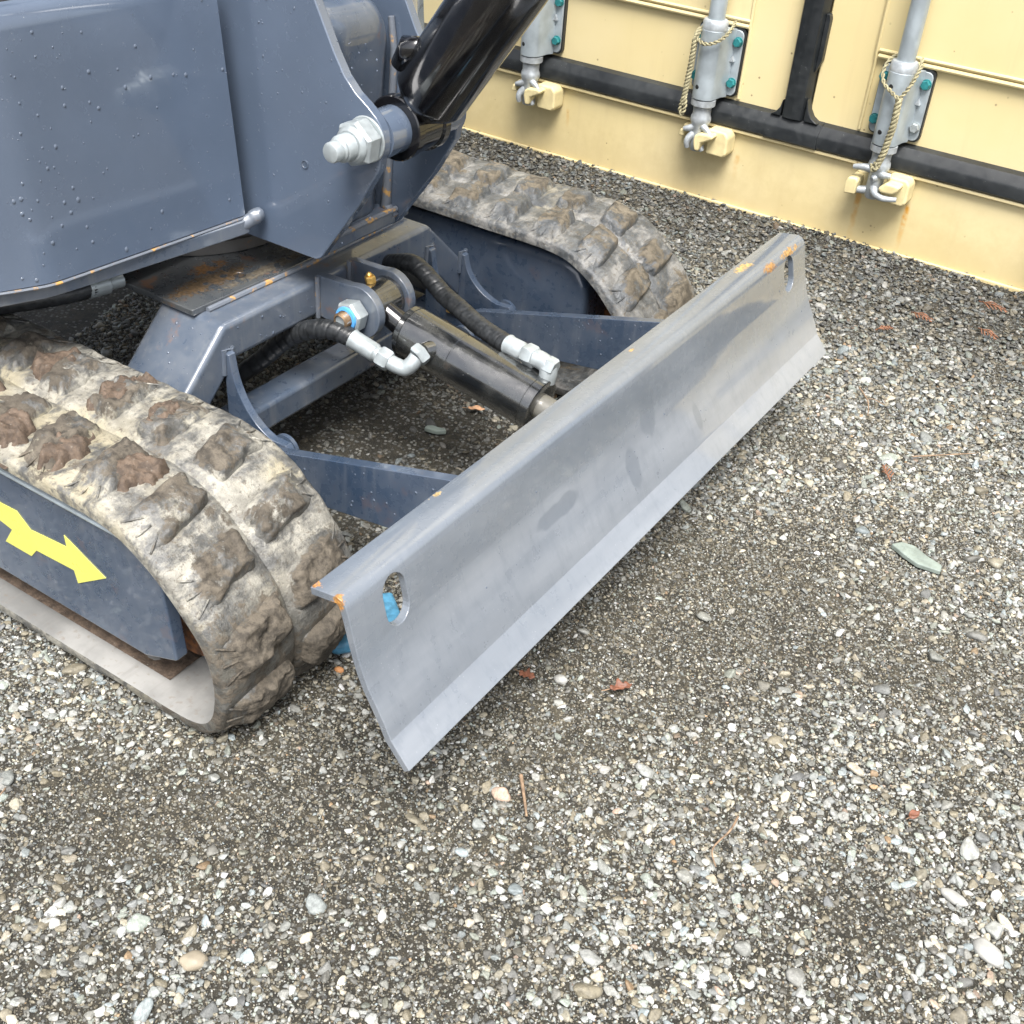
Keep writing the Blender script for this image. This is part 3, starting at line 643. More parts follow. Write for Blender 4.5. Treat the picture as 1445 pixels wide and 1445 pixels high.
for sg in (-1, 1):
    y0 = YM + sg * .2525 - .007 if sg > 0 else YM - .2545
    pts = [(-.945, .128), (-.945, .150), (-.930, .158), (-.545, .264), (-.534, .255), (-.515, .210), (-.508, .192), (-.640, .146), (-.72, .133), (-.80, .122), (-.925, .100)]
    b = MB(); b.prism(pts, 'xz', y0, y0 + .0145); a_ = build('push_arm', b, M['arm'], ex, bevel=.0012)
b = MB(); b.hexnut((-.940, YM + .205, .178), (0, 0, 1), .011, 0, .010); b.box(-.955, -.930, YM + .200, YM + .215, .166, .178); build('grease_bolt', b, M['brass'], ex)

# ---- dozer cylinder
pin = Vector((-.930, YM, .265)); c0 = Vector((-.878, YM, .2425)); c1 = Vector((-.668, YM, .2070)); ax = (c1 - c0).normalized(); Lc = (c1 - c0).length
b = MB(); b.lathe(c0, ax, [(0, .020), (.001, .0315), (.003, .0335), (.010, .0340), (.0105, .0330), (.012, .0330), (.0125, .0340), (.085, .0340), (.0855, .0335), (.087, .0335), (.0875, .0340), (Lc - .014, .0340), (Lc - .0135, .0333), (Lc - .012, .0333), (Lc - .0115, .0342), (Lc - .001, .0342), (Lc, .0325), (Lc, .0200)], 64)
b.v = [tuple(c0 + ax * (Vector(v) - c0).dot(ax) * 1.045 + ((Vector(v) - c0) - ax * (Vector(v) - c0).dot(ax)) * 1.06) for v in b.v]
cyl = build('dozer_cylinder', b, M['black_worn'], ex)
b = MB(); b.tube([pin + ax * .018 + Vector((0, -.006, 0)), c0 + ax * .002], .0165, 20); build('cylinder_neck', b, M['black'], cyl)
b = MB(); b.lathe(pin - Vector((0, .0255, 0)), (0, 1, 0), [(0, .026), (.001, .030), (.050, .030), (.051, .026)], 40); eye = build('cylinder_eye', b, M['black_worn'], cyl)
b = MB()
for i in range(6): b.box(pin.x + .012 + .0002 * i, pin.x + .014 + .0002 * i, YM - .004 + .0045 * i, YM - .0028 + .0045 * i, pin.z + .020, pin.z + .0282)
build('cast_mark', b, M['black_worn'], eye) if False else None
b = MB(); b.lathe(c1 - ax * .02, ax, [(0, .0175), (.115, .0175)], 28); build('cylinder_rod', b, M['rod'], cyl)
b = MB(); b.hexnut((pin.x - .006, YM - .004, pin.z + .028), (-.1, -.1, 1), .0075, 0, .011); b.lathe((pin.x - .0075, YM - .0055, pin.z + .038), (-.1, -.1, 1), [(0, .003), (.003, .0042), (.006, .002)], 12); build('grease_nipple', b, M['brass'], cyl)
b = MB(); b.lathe((pin.x, YM - .0408, pin.z), (0, -1, 0), [(0, .012), (.034, .0115)], 6); b.hexnut((pin.x, YM - .0405, pin.z), (0, -1, 0), .0225, 0, .022, .25); nut = build('lock_nut', b, M['zinc'], cyl, bevel=.001)
b = MB(); b.lathe((pin.x, YM - .0625, pin.z), (0, -1, 0), [(0, .0165), (.003, .0162), (.004, .0125), (.001, .0122)], 32); build('nylon_insert', b, M['nylon'], cyl)
th = [(0, .0112)]
for i in range(6): th += [(.001 + i * .0024, .0118), (.0022 + i * .0024, .0104)]
b = MB(); b.lathe((pin.x, YM - .0620, pin.z), (0, -1, 0), th + [(.0155, .009), (.0150, .0085), (.008, .008)], 28); build('pin_thread', b, M['bronze'], cyl)

# ---- hydraulic hoses
def hose(pts, r, par=ex):
    q = spline(pts, 26); b = MB(); b.tube(q, r, 22, True, .0165); return build('hydraulic_hose', b, M['hose'], par, sharp=False)
# near hose: from under the beam to the elbow on the cylinder base
h1 = hose([(-1.10, 1.03, .130), (-1.062, 1.058, .168), (-1.030, 1.070, .203), (-.996, 1.072, .229), (-.964, 1.072, .2445), (-.936, 1.074, .2495), (-.910, 1.076, .2465)], .0130)
b = MB(); A, B = Vector((-.912, 1.076, .2465)), Vector((-.868, 1.081, .2335)); b.lathe(A, B - A, [(0, .0125), (.001, .0140), (.004, .0128), (.038, .0126), (.040, .0110), (.0455, .0105)], 28); build('hose_ferrule', b, M['zinc'], h1)
b = MB(); b.hexnut(B, B - A, .0150, -.002, .016, .2); build('hose_nut', b, M['zinc'], h1, bevel=.0008)
b = MB(); q = spline([B + (B - A).normalized() * .013, (-.842, 1.0845, .2265), (-.832, 1.088, .2255), (-.825, 1.093, .232), (-.822, 1.100, .240)], 8); b.tube(q, .0105, 20); b.hexnut((-.8215, 1.100, .241), (.02, .06, .03), .0150, -.002, .012, .1); build('elbow', b, M['zinc'], h1)
b = MB(); b.lathe((-.8185, 1.108, .245), Vector((.012, .06, -.004)), [(0, .0120), (.004, .0125), (.03, .0125)], 28); build('port', b, M['black_worn'], cyl)
# far hose
h2 = hose([(-1.00, 1.262, .262), (-.955, 1.256, .279), (-.930, 1.250, .2785), (-.907, 1.245, .270), (-.878, 1.238, .2585), (-.840, 1.222, .2570), (-.795, 1.203, .2540), (-.752, 1.188, .2545), (-.733, 1.182, .2555)], .0130)
A, B = Vector((-.735, 1.183, .2553)), Vector((-.702, 1.176, .2567)); b = MB(); b.lathe(A, B - A, [(0, .0130), (.001, .0140), (.005, .0128), (.026, .0126), (.028, .0110), (.034, .0108)], 28); build('hose_ferrule', b, M['zinc'], h2)
b = MB(); b.hexnut(B, B - A, .0155, -.001, .018, .1); build('hose_nut', b, M['zinc'], h2, bevel=.0008)
b = MB(); q = spline([B + (B - A).normalized() * .015, (-.678, 1.1735, .2565), (-.668, 1.1722, .254), (-.663, 1.1700, .246), (-.6635, 1.168, .233)], 8); b.tube(q, .0120, 20); b.hexnut((-.665, 1.1722, .2535), (1, 0, -.15), .0135, -.004, .011); build('elbow', b, M['zinc'], h2)
b = MB(); b.lathe((-.6845, 1.163, .232), (.15, .05, .9), [(-.012, .0150), (.010, .0150), (.012, .013)], 24); build('port', b, M['black_worn'], cyl)
# hose at the back, under the body
h3 = hose([(-1.42, .74, .245), (-1.30, .772, .275), (-1.227, .800, .298), (-1.19, .850, .303), (-1.178, .895, .303)], .0125)
b = MB(); b.lathe((-1.183, .878, .303), (.012, .045, 0), [(0, .0125), (.002, .0140), (.030, .0135), (.032, .010), (.05, .0095)], 24); build('hose_ferrule', b, M['zinc'], h3)

# ---- turntable and upper body
b = MB(); b.lathe((-1.27, YM, .2992), (0, 0, 1), [(0, .145), (.001, .155), (.018, .155), (.019, .150), (.050, .150), (.051, .14)], 72); build('turntable_ring', b, M['ring'], ex)
def bodypath(off):
    p = [(-1.057 + off, 1.0415), (-1.065 + off, .931), (-1.073 + off, .826), (-1.0765 + off, .782), (-1.080 + off, .757), (-1.089 + off, .735), (-1.108 + off * .8, .698), (-1.138 + off * .6, .662 - off * .6), (-1.20, .643 - off), (-1.40, .634 - off), (-1.75, .632 - off)]
    return spline([(x, y, 0) for x, y in p], 6)
def lean(p, z): return (p.x - .081 * (z - .375) * max(0, min(1, (p.x + 1.25) / .12)), p.y, z)
bp = bodypath(0); zs = [.387, .41, .46, .51, .56, .61, .652, .666, .672, .674]; ins = [0, 0, 0, 0, 0, 0, 0, .002, .007, .014]
b = MB(); bi = [bodypath(-a) for a in ins]
b.grid(lambda i, j: lean(bi[j][i], zs[j]), len(bp), len(zs)); body = build('body_panel', b, M['paint'], ex, sharp=60)
sd = body.modifiers.new('thick', 'SOLIDIFY'); sd.thickness = .004; sd.offset = 0; sd = body.modifiers.new('edge', 'BEVEL'); sd.width = .0007; sd.segments = 2; sd.limit_method = 'ANGLE'; sd.angle_limit = R(50); sd.harden_normals = True
b = MB(); q = [lean(p, .3655) for p in bodypath(.002)]; b.prism([(0, 0)], 'xy', 0, 0) if False else None
def rail(a, c2): return [lean(p + (q - p) * max(0, min(1, (1.02 - p.y) / .26)), .378) for p, q in zip(bodypath(a), bodypath(c2))]
rail_o = rail(.0075, -.009); rail_i = rail(-.010, -.026); n = len(rail_o)
for (rr, z) in ((rail_o, .3835), (rail_i, .3835), (rail_i, .363), (rail_o, .365)): b.v += [(p[0] + .0, p[1], z) for p in rr]
for a in range(4): b.f += [(a * n + i, a * n + i + 1, ((a + 1) % 4) * n + i + 1, ((a + 1) % 4) * n + i) for i in range(n - 1)]
b.f += [(0, n, 2 * n, 3 * n), (n - 1, 2 * n - 1, 3 * n - 1, 4 * n - 1)]
build('panel_rail', b, M['frame'], ex, bevel=.002)
b = MB(); b.tube(spline([(-1.060, 1.034, .374), (-1.053, 1.044, .380), (-1.047, 1.053, .386), (-1.041, 1.060, .386)], 6), [.009] * 9 + [.010] * 6 + [.008, .007, .005, .002], 14); build('weld_end', b, M['frame'], ex, sharp=False)
b = MB(); b.tube([lean(p, .3850) for p in bodypath(.003)], .0018, 6); build('weld_bead', b, M['weld'], ex)
b = MB(); b.box(-1.75, -1.155, .70, 1.45, .352, .372); build('body_floor', b, M['dark'], ex)
b = MB(); b.box(-1.75, -1.20, .72, 1.42, .374, .630); build('body_core', b, M['dark'], ex)
b = MB(); b.grid(lambda i, j: (-1.078 - .02 * j - (0 if i < 5 else .02 * (i - 4)), 1.236 + .045 * i, .375 + .28 * j), 7, 2); fp = build('body_panel', b, M['paint'], ex); sd = fp.modifiers.new('thick', 'SOLIDIFY'); sd.thickness = .004

# ---- boom bracket
out = [(-1.30, .348), (-1.074, .346), (-.968, .346)] + arc(-.9655, .3645, .0185, -80, -22, 7) + [(-.890, .437), (-.858, .490)] + arc(-.890, .522, .0395, -32, 48, 8) + [(-.876, .561), (-.893, .572), (-.909, .588), (-.924, .612), (-.951, .664), (-.975, .716), (-.995, .78), (-1.30, .80)]
plates = []
for y0 in (1.067, 1.219):
    b = MB(); b.prism(out, 'xz', y0, y0 + .014); plates.append(build('boom_bracket', b, M['paint'], ex, bevel=.0018))
    b = MB(); ed = [p for p in out[2:-1]]
b = MB(); b.lathe((-.974, 1.0672, .468), (0, -1, 0), [(0, .0055), (.0012, .0055), (.0014, .0045), (.0004, .0040)], 20); build('punch_mark', b, M['frame'], plates[0])
# front web between the plates, rounded over at the top
wp = spline([(-.965, 0, .372), (-.960, 0, .42), (-.952, 0, .50), (-.946, 0, .58), (-.944, 0, .615), (-.950, 0, .636), (-.966, 0, .648), (-1.0, 0, .652), (-1.10, 0, .652)], 6)
def wv(i, j):
    p = wp[i]; q = j / 12; e = max(0, (q - .72) / .28); dr = .012 * e * e + .004 * max(0, (.2 - q) / .2)
    return (p.x - dr, 1.082 + .122 * q, p.z - .030 * e * e * max(0, min(1, (p.z - .55) / .1)))
b = MB(); b.grid(wv, len(wp), 13); web = build('bracket_web', b, M['frame'], ex, sharp=False); sd = web.modifiers.new('thick', 'SOLIDIFY'); sd.thickness = .006
b = MB(); b.tube([(-.957, 1.214, .62), (-.952, 1.214, .58), (-.957, 1.215, .50), (-.962, 1.215, .42), (-.966, 1.215, .375), (-.95, 1.216, .362)], [.004, .005, .005, .006, .008, .006], 10); build('weld_bead', b, M['weld'], plates[1])
b = MB(); b.box(-.985, -.950, 1.0815, 1.2185, .352, .372); build('bracket_bar', b, M['frame'], ex, bevel=.004)
b = MB(); b.tube([(-.949, 1.083, .3735), (-.949, 1.15, .3740), (-.950, 1.2175, .3730)], .004, 8); build('weld_bead', b, M['weld'], ex)
PB = Vector((-.876, 0, .523))
b = MB(); b.lathe((PB.x, 1.0668, PB.z), (0, -1, 0), [(0, .0275), (.0025, .0270)], 32); b.hexnut((PB.x, 1.0640, PB.z), (0, -1, 0), .0280, 0, .024, .35); b.lathe((PB.x, 1.040, PB.z), (0, -1, 0), [(0, .0225), (.004, .0210), (.007, .0180)], 32); nb = build('pivot_nut', b, M['zinc'], ex, bevel=.001)
th = [(0, .0155)]
for i in range(5): th += [(.001 + i * .003, .0158), (.0025 + i * .003, .0140)]
b = MB(); b.lathe((PB.x, 1.033, PB.z), (0, -1, 0), th + [(.017, .0140), (.019, .0122), (.029, .0120), (.0315, .0108), (.0325, .008)], 32); build('pin_end', b, M['zinc'], nb)
b = MB(); b.lathe((PB.x, 1.0812, PB.z), (0, 1, 0), [(0, .0285), (.0350, .0285)], 44); build('pivot_spacer', b, M['paint'], ex)
b = MB(); b.lathe((PB.x, 1.184, PB.z), (0, 1, 0), [(0, .0285), (.0348, .0285)], 44); build('pivot_spacer', b, M['paint'], ex)
# ---- boom cylinder
bd = Vector((.577, 0, .817)).normalized()
b = MB(); b.lathe((PB.x, 1.1165, PB.z), (0, 1, 0), [(0, .030), (.0005, .0375), (.002, .0390), (.012, .0390), (.014, .0365), (.052, .0365), (.054, .0390), (.064, .0390), (.066, .037), (.0665, .030)], 56); by = build('boom_cylinder', b, M['black'], ex)
o_ = PB + Vector((0, YM, 0))
b = MB(); b.lathe(o_, bd, [(.030, .028), (.040, .036), (.050, .0440), (.056, .0460), (.66, .0460), (.665, .043), (.70, .043), (.705, .02)], 64); build('barrel', b, M['black'], by)
b = MB(); b.lathe(o_ + bd * .70, bd, [(0, .022), (.35, .022)], 28); build('rod', b, M['galv'], by)
b = MB(); b.tube([o_ + bd * .050 + Vector((-.030, -.020, .030)), o_ + bd * .085 + Vector((-.036, -.020, .024)), o_ + bd * .105 + Vector((-.022, -.014, .016))], [.012, .016, .008], 16); build('port_boss', b, M['black'], by, sharp=False)
b = MB(); b.lathe(o_ + Vector((-.006, .010, -.036)), (-.3, .2, -1), [(0, .0045), (.006, .0045), (.008, .003), (.012, .003)], 12); build('grease_nipple', b, M['brass'], by)

# ---- unseen engine cover and canopy, added to keep sky light off the ground
b = MB(); b.box(-2.05, -1.62, .70, 1.60, .64, 1.15); build('added_engine_cover', b, M['paint'], ex, bevel=.03)
for px, py in ((-1.22, .73), (-1.22, 1.57), (-2.0, .73), (-2.0, 1.57)):
    b = MB(); b.box(px - .02, px + .02, py - .02, py + .02, .662 if px > -1.5 else 1.1505, 2.02); build('added_canopy_post', b, M['dark'], ex, bevel=.006)
b = MB(); b.box(-2.12, -1.10, .68, 1.62, 2.021, 2.075); build('added_canopy_roof', b, M['paint'], ex, bevel=.02)
b = MB(); b.box(-1.75, -1.15, .70, 1.60, .632, .660); build('added_floor_plate', b, M['dark'], ex, bevel=.004)

# ---- water drops
def drops(name, fn, n, rmin, rmax, par, seed):
    rr = random.Random(seed); b = MB(); tp = None
    for _ in range(n):
        P, N = fn(rr); P = Vector(P); N = Vector(N).normalized(); r = rmin + (rmax - rmin) * rr.random() ** 2.5; u, v, _ = basis(N)
        dn = Vector((0, 0, -1)); dn = dn - N * dn.dot(N); st = 1 + .5 * rr.random() * dn.length; dn = dn.normalized() if dn.length > .05 else u; sd_ = N.cross(dn)
        vs = [P + N * r * .40]; k = 9
        for ring, hh in ((.62, .30), (1.0, 0.0)):
            for j in range(k): a = 2 * math.pi * j / k; vs.append(P + (dn * math.cos(a) * st + sd_ * math.sin(a)) * r * ring + N * r * hh - (N * .0002 if ring == 1 else N * 0))
        fs = [(0, 1 + j, 1 + (j + 1) % k) for j in range(k)] + [(1 + j, 1 + k + j, 1 + k + (j + 1) % k, 1 + (j + 1) % k) for j in range(k)] + [tuple(range(1 + k, 1 + 2 * k))]
        b.add(vs, fs)
    return build(name, b, M['water'], par, kind='stuff', sharp=70)
def on_body(rr):
    i = rr.randrange(len(bp) - 30); z = .392 + .26 * rr.random(); p = lean(bp[i], z); q = lean(bp[i + 1], z); f_ = rr.random()
    P = Vector(p).lerp(Vector(q), f_); t2 = Vector(q) - Vector(p); N = Vector((0, 0, 1)).cross(t2); N = N if N.x > 0 or N.y < 0 else -N
    N = N.normalized() + Vector((0, 0, .08)); return P + N.normalized() * .0021, N
drops('water_drops', on_body, 190, .0004, .0026, body, 5)
drops('water_drops', lambda r: ((-1.05 + .19 * r.random(), 1.0668, .36 + .30 * r.random() ** .6), (0, -1, 0)), 90, .0005, .0016, plates[0], 6)
drops('water_drops', lambda r: ((lambda x: (x, YM - .2546, .158 + .275 * (x + .93) - .004 - .06 * r.random()))(-.86 + .26 * r.random()), (0, -1, 0)), 50, .0006, .0022, ex, 8)
drops('water_drops', lambda r: ((lambda x: (x, YM + .2453, .158 + .275 * (x + .93) - .004 - .07 * r.random()))(-.92 + .30 * r.random()), (0, -1, 0)), 70, .0006, .0020, ex, 9)
drops('water_drops', lambda r: ((-.9996, .93 + .44 * r.random(), .242 + .043 * r.random()), (1, 0, 0)), 60, .0006, .0020, fr, 10)
def on_leg(r):
    q = r.random(); return ((-1.10 + .09 * r.random(), YM - .22 - .10 * q, .2835 - .0936 * q + .0005), (0, -.684, .73))
drops('water_drops', on_leg, 40, .0006, .0018, fr, 11)
def on_blade(r):
    i = 2 + r.randrange(7); f_ = r.random(); a, c2 = front[i], front[i + 1]; return ((a[0] + (c2[0] - a[0]) * f_, YM - .52 + 1.04 * r.random(), a[1] + (c2[1] - a[1]) * f_), (a[1] - c2[1] and (c2[1] - a[1]), 0, a[0] - c2[0]))
drops('water_drops', on_blade, 60, .0004, .0014, blade, 12)

# ------------------------------------------------------------------ gravel
protos = bpy.data.collections.new('stone_shapes')
def stone_proto(seed, sub, ang):
    rr = random.Random(seed); bm = bmesh.new(); bmesh.ops.create_icosphere(bm, subdivisions=sub, radius=1)
    pl_ = []
    for _ in range(rr.randint(8, 13)):
        v = Vector((rr.gauss(0, 1), rr.gauss(0, 1), rr.gauss(0, 1))).normalized(); pl_.append((v, rr.uniform(.62, .95)))
    sx, sy, sz = rr.uniform(.9, 1.25), rr.uniform(.65, .95), rr.uniform(.42, .68)
    for v in bm.verts:
        d = v.co.normalized(); acc = 0; p_ = 24 if ang else 7
        for nn, dist in pl_:
            c2 = nn.dot(d)
            if c2 > .05: acc += (c2 / dist) ** p_
        r_ = 1 / (acc ** (1 / p_) if acc > 0 else 1); r_ = min(r_, 1.25); r_ *= 1 + .05 * noise.noise(d * 2.2 + Vector((seed, 0, 0)))
        if ang is None: r_ = 1 + .16 * noise.noise(d * 1.3 + Vector((seed, 0, 0))) + .05 * noise.noise(d * 4 + Vector((seed, 0, 0)))
        v.co = Vector((d.x * r_ * sx, d.y * r_ * sy, d.z * r_ * sz)) * .5
    me = bpy.data.meshes.new('stone_shape'); bm.to_mesh(me); bm.free(); me.polygons.foreach_set('use_smooth', [True] * len(me.polygons)); me.materials.append(M['stone'])
    return me
for i in range(14):
    o = bpy.data.objects.new('stone_shape.%03d' % i, stone_proto(100 + i, 3 if i < 8 else 2, i % 4 != 0)); protos.objects.link(o)

def gauss_patch(x, y, px, py, r, ry=None): return np.exp(-(((x - px) / r) ** 2 + ((y - py) / (ry or r)) ** 2))
def fields(x, y):
    """bare: share of sandy dirt without stones; wet: darker wet stones by the container, plus mud and painted shade under the machine"""
    nn = np.array([noise.fractal(Vector((a * 3.1, b_ * 3.1, 1.3)), 1, 2, 4) for a, b_ in zip(x, y)])
    bare = np.clip(.40 + nn * 1.0, 0, 1) * .70
    bare = bare * np.clip(1.25 - .75 * np.clip((y - 1.55) / .5, 0, 1) - .45 * np.clip((.95 - y) / .4, 0, 1), 0, 1)
    for px, py, r, ry, kk in ((-.36, 1.10, .13, .26, .55), (-.33, 1.42, .09, .13, .5), (-.62, .62, .10, .10, .5), (-.50, .52, .2, .06, .4), (-.43, 1.62, .07, .05, 1), (-.46, 1.22, .06, .12, .8), (-.44, 1.0, .10, .12, .6), (-.75, .47, .12, .07, .9), (-.30, 1.25, .12, .15, .45), (-.12, 1.18, .07, .04, .5), (-.22, 1.50, .06, .04, .5), (-.05, .82, .05, .03, .7), (-.6, .98, .1, .2, .6)):
        bare = np.clip(bare + kk * gauss_patch(x, y, px, py, r, ry), 0, 1)
    mud_shade = np.clip(gauss_patch(x, y, -.95, 1.15, .20, .30) * 1.4, 0, 1); bare = np.clip(bare + .35 * mud_shade, 0, 1)      # wet mud between the tracks, with the machine's shade painted in
    wet = np.clip((y - 1.65) / .60, 0, 1); wet = np.maximum(wet, mud_shade)  # wet also carries the painted shade under the machine
    return bare, wet, nn
PAL = .80 * np.array([(.40, .41, .385), (.32, .34, .325), (.50, .51, .485), (.62, .62, .585), (.36, .40, .355), (.30, .345, .355), (.44, .41, .32), (.22, .23, .225), (.14, .145, .145), (.55, .50, .40), (.40, .30, .23), (.38, .26, .15), (.25, .225, .165), (.30, .27, .20)])
PW = np.array([13, 13, 10, 7, 9, 7, 8, 10, 8, 6, 1, .6, 9, 10], float); PW /= PW.sum()
def scatter(name, n, smin, smax, sunk, label, seed, bk, pw, dust, region=None):
    rg = np.random.default_rng(seed)
    x = rg.uniform(-2.0, .5, n); y = rg.uniform(0, 2.44, n)
    poly = [(.45, .75), (.30, .45), (-.45, .05), (-.80, .05), (-1.40, .55), (-1.98, 2.45), (.12, 2.45)]      # the part of the yard that gets loose stones
    keep = np.ones(n, bool)
    for (ax_, ay_), (bx_, by_) in zip(poly, poly[1:] + poly[:1]): keep &= (bx_ - ax_) * (y - ay_) - (by_ - ay_) * (x - ax_) <= 0
    if region and region < 2: x, y = x[keep], y[keep]; keep = rg.random(len(x)) < np.clip((y - region) / .35, 0, 1)
    elif region: x, y = x[keep], y[keep]; keep = y + .03 * np.sin(x * 23) + .02 * np.sin(x * 61) > region + .08 * rg.random(len(x))
    x, y = x[keep], y[keep]
    bare, wet, nn = fields(x, y)
    keep = rg.random(len(x)) > np.clip(bare * bk + (wet * .85 if smax < .004 else wet * .35 if smax < .0069 else 0), 0, 1); x, y, bare, wet = x[keep], y[keep], bare[keep], wet[keep]
    k = len(x); s = smin + (smax - smin) * rg.random(k) ** pw
    z = np.array([hground(a, b_) for a, b_ in zip(x, y)]) + s * sunk
    c_ = PAL[rg.choice(len(PAL), k, p=PW)] * rg.uniform(.55 if smax > .004 else .22, 1.35 if smax > .004 else 1.25, (k, 1))
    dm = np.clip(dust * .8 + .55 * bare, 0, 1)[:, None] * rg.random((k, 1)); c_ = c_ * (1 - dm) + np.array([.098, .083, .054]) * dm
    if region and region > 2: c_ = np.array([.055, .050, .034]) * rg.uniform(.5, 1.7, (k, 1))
    c_ = c_ * (1 - (.60 if smax > .004 else .80) * wet[:, None])  # darkens wet stones, and carries the painted shade under the machine
    c_ = np.concatenate([np.clip(c_, .015, .46), np.ones((k, 1))], 1)
    me = bpy.data.meshes.new(name); me.vertices.add(k); me.vertices.foreach_set('co', np.stack([x, y, z], 1).astype(np.float32).ravel())
    def attr(nm, ty, arr, f): a = me.attributes.new(nm, ty, 'POINT'); a.data.foreach_set(f, arr.astype(np.float32 if ty != 'INT' else np.int32).ravel())
    attr('rot', 'FLOAT_VECTOR', np.stack([rg.normal(0, .35, k), rg.normal(0, .35, k), rg.uniform(0, 6.28, k)], 1), 'vector')
    attr('scl', 'FLOAT_VECTOR', s[:, None] * rg.uniform(.85, 1.2, (k, 3)), 'vector')
    attr('col', 'FLOAT_COLOR', c_, 'color'); attr('idx', 'INT', rg.integers(0, 8, k) if smax > .006 else rg.integers(8, 14, k), 'value')
    o = bpy.data.objects.new(name, me); COL.objects.link(o); o['label'] = label; o['kind'] = 'stuff'
    ng = bpy.data.node_groups.new(name, 'GeometryNodeTree'); ng.interface.new_socket('Geometry', in_out='INPUT', socket_type='NodeSocketGeometry'); ng.interface.new_socket('Geometry', in_out='OUTPUT', socket_type='NodeSocketGeometry')
    N = ng.nodes.new; gi, go = N('NodeGroupInput'), N('NodeGroupOutput'); ip = N('GeometryNodeInstanceOnPoints'); ci = N('GeometryNodeCollectionInfo')
    ci.inputs['Collection'].default_value = protos; ci.inputs['Separate Children'].default_value = True; ci.inputs['Reset Children'].default_value = True
    def na(nm, ty): q = N('GeometryNodeInputNamedAttribute'); q.data_type = ty; q.inputs['Name'].default_value = nm; return q.outputs['Attribute']
    er = N('FunctionNodeEulerToRotation'); L = ng.links.new
    L(gi.outputs[0], ip.inputs['Points']); L(ci.outputs[0], ip.inputs['Instance']); ip.inputs['Pick Instance'].default_value = True
    L(na('idx', 'INT'), ip.inputs['Instance Index']); L(na('rot', 'FLOAT_VECTOR'), er.inputs[0]); L(er.outputs[0], ip.inputs['Rotation']); L(na('scl', 'FLOAT_VECTOR'), ip.inputs['Scale'])
    L(ip.outputs[0], go.inputs[0]); md = o.modifiers.new('scatter', 'NODES'); md.node_group = ng
    return o
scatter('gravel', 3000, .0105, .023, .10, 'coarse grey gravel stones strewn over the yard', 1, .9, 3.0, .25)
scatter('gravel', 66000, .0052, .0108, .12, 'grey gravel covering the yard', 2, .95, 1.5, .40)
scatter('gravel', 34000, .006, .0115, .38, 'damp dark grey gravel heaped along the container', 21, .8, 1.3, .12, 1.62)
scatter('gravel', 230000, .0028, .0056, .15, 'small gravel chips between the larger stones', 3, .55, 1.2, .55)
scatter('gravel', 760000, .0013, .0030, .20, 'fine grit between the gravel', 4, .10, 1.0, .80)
scatter('soil_crumbs', 90000, .003, .009, .25, 'dark mossy crumbs along the foot of the container', 9, .2, 1.5, .2, 2.30)

# ------------------------------------------------------------------ single finds on the gravel
def slab(x, y, k, rz, label):
    o_ = [(-.038, -.003), (-.030, .013), (-.012, .018), (.012, .009), (.036, .005), (.041, -.010), (.010, -.018), (-.014, -.012)]
    c2, s2 = math.cos(rz), math.sin(rz); z0 = hground(x, y) + .003
    b = MB(); b.prism([(x + k * (p * c2 - q * s2), y + k * (p * s2 + q * c2)) for p, q in o_], 'xy', z0, z0 + .008)
    return build('slate_slab', b, M['slab'], label=label, cat='stone', bevel=.002)
def loose_stone(name, x, y, sx, sy, sz, rz, mat, label, seed, cat='stone', tilt=(0, 0), group=None, lift=.25):
    me = stone_proto(seed, 3, None); me.materials.clear(); me.materials.append(mat)
    a = np.empty(len(me.vertices) * 3, np.float32); me.vertices.foreach_get('co', a); a = a.reshape(-1, 3); e = a.max(0) - a.min(0)
    me.transform(Matrix.Diagonal((sx / e[0], sy / e[1], sz / e[2], 1))); me.transform(Matrix.Rotation(rz, 4, 'Z') @ Matrix.Rotation(tilt[0], 4, 'X') @ Matrix.Rotation(tilt[1], 4, 'Y'))
    me.transform(Matrix.Translation((x, y, hground(x, y) + sz * lift)))
    return link(name, me, None, label=label, cat=cat, group=group)
slab(-.197, 1.442, 1.0, -.15, 'flat pale green slate slab lying on the gravel right of the blade')
loose_stone('pebble', .018, .905, .030, .014, .011, -.1, M['bigstone'], 'long oval white pebble in the gravel at lower right', 502, 'pebble')
loose_stone('pebble', -.545, .405, .026, .020, .015, .7, M['tanstone'], 'large tan pebble in the gravel at lower left', 503, 'pebble')
loose_stone('pebble', -.690, .781, .012, .009, .008, .3, M['orangestone'], 'small orange pebble beside the near end of the blade', 504, 'pebble')
slab(-.915, 1.275, .45, .5, 'small green slate chip under the dozer cylinder')
loose_stone('pebble', .065, .86, .034, .021, .016, -.4, M['bigstone'], 'largest white pebble near the right edge of the gravel', 506, 'pebble')
loose_stone('pebble', -.47, .93, .018, .014, .011, .4, M['bigstone'], 'white pebble just below the blade edge beside the red leaf', 507, 'pebble')
b = MB(); b.prism([(-.752, .800), (-.705, .790), (-.660, .845), (-.668, .880), (-.715, .915), (-.750, .87)], 'xy', .004, .022)
o = build('plastic_scrap', b, M['blue'], label='scrap of bright blue plastic on the gravel behind the near end of the blade', cat='plastic scrap', bevel=.006)
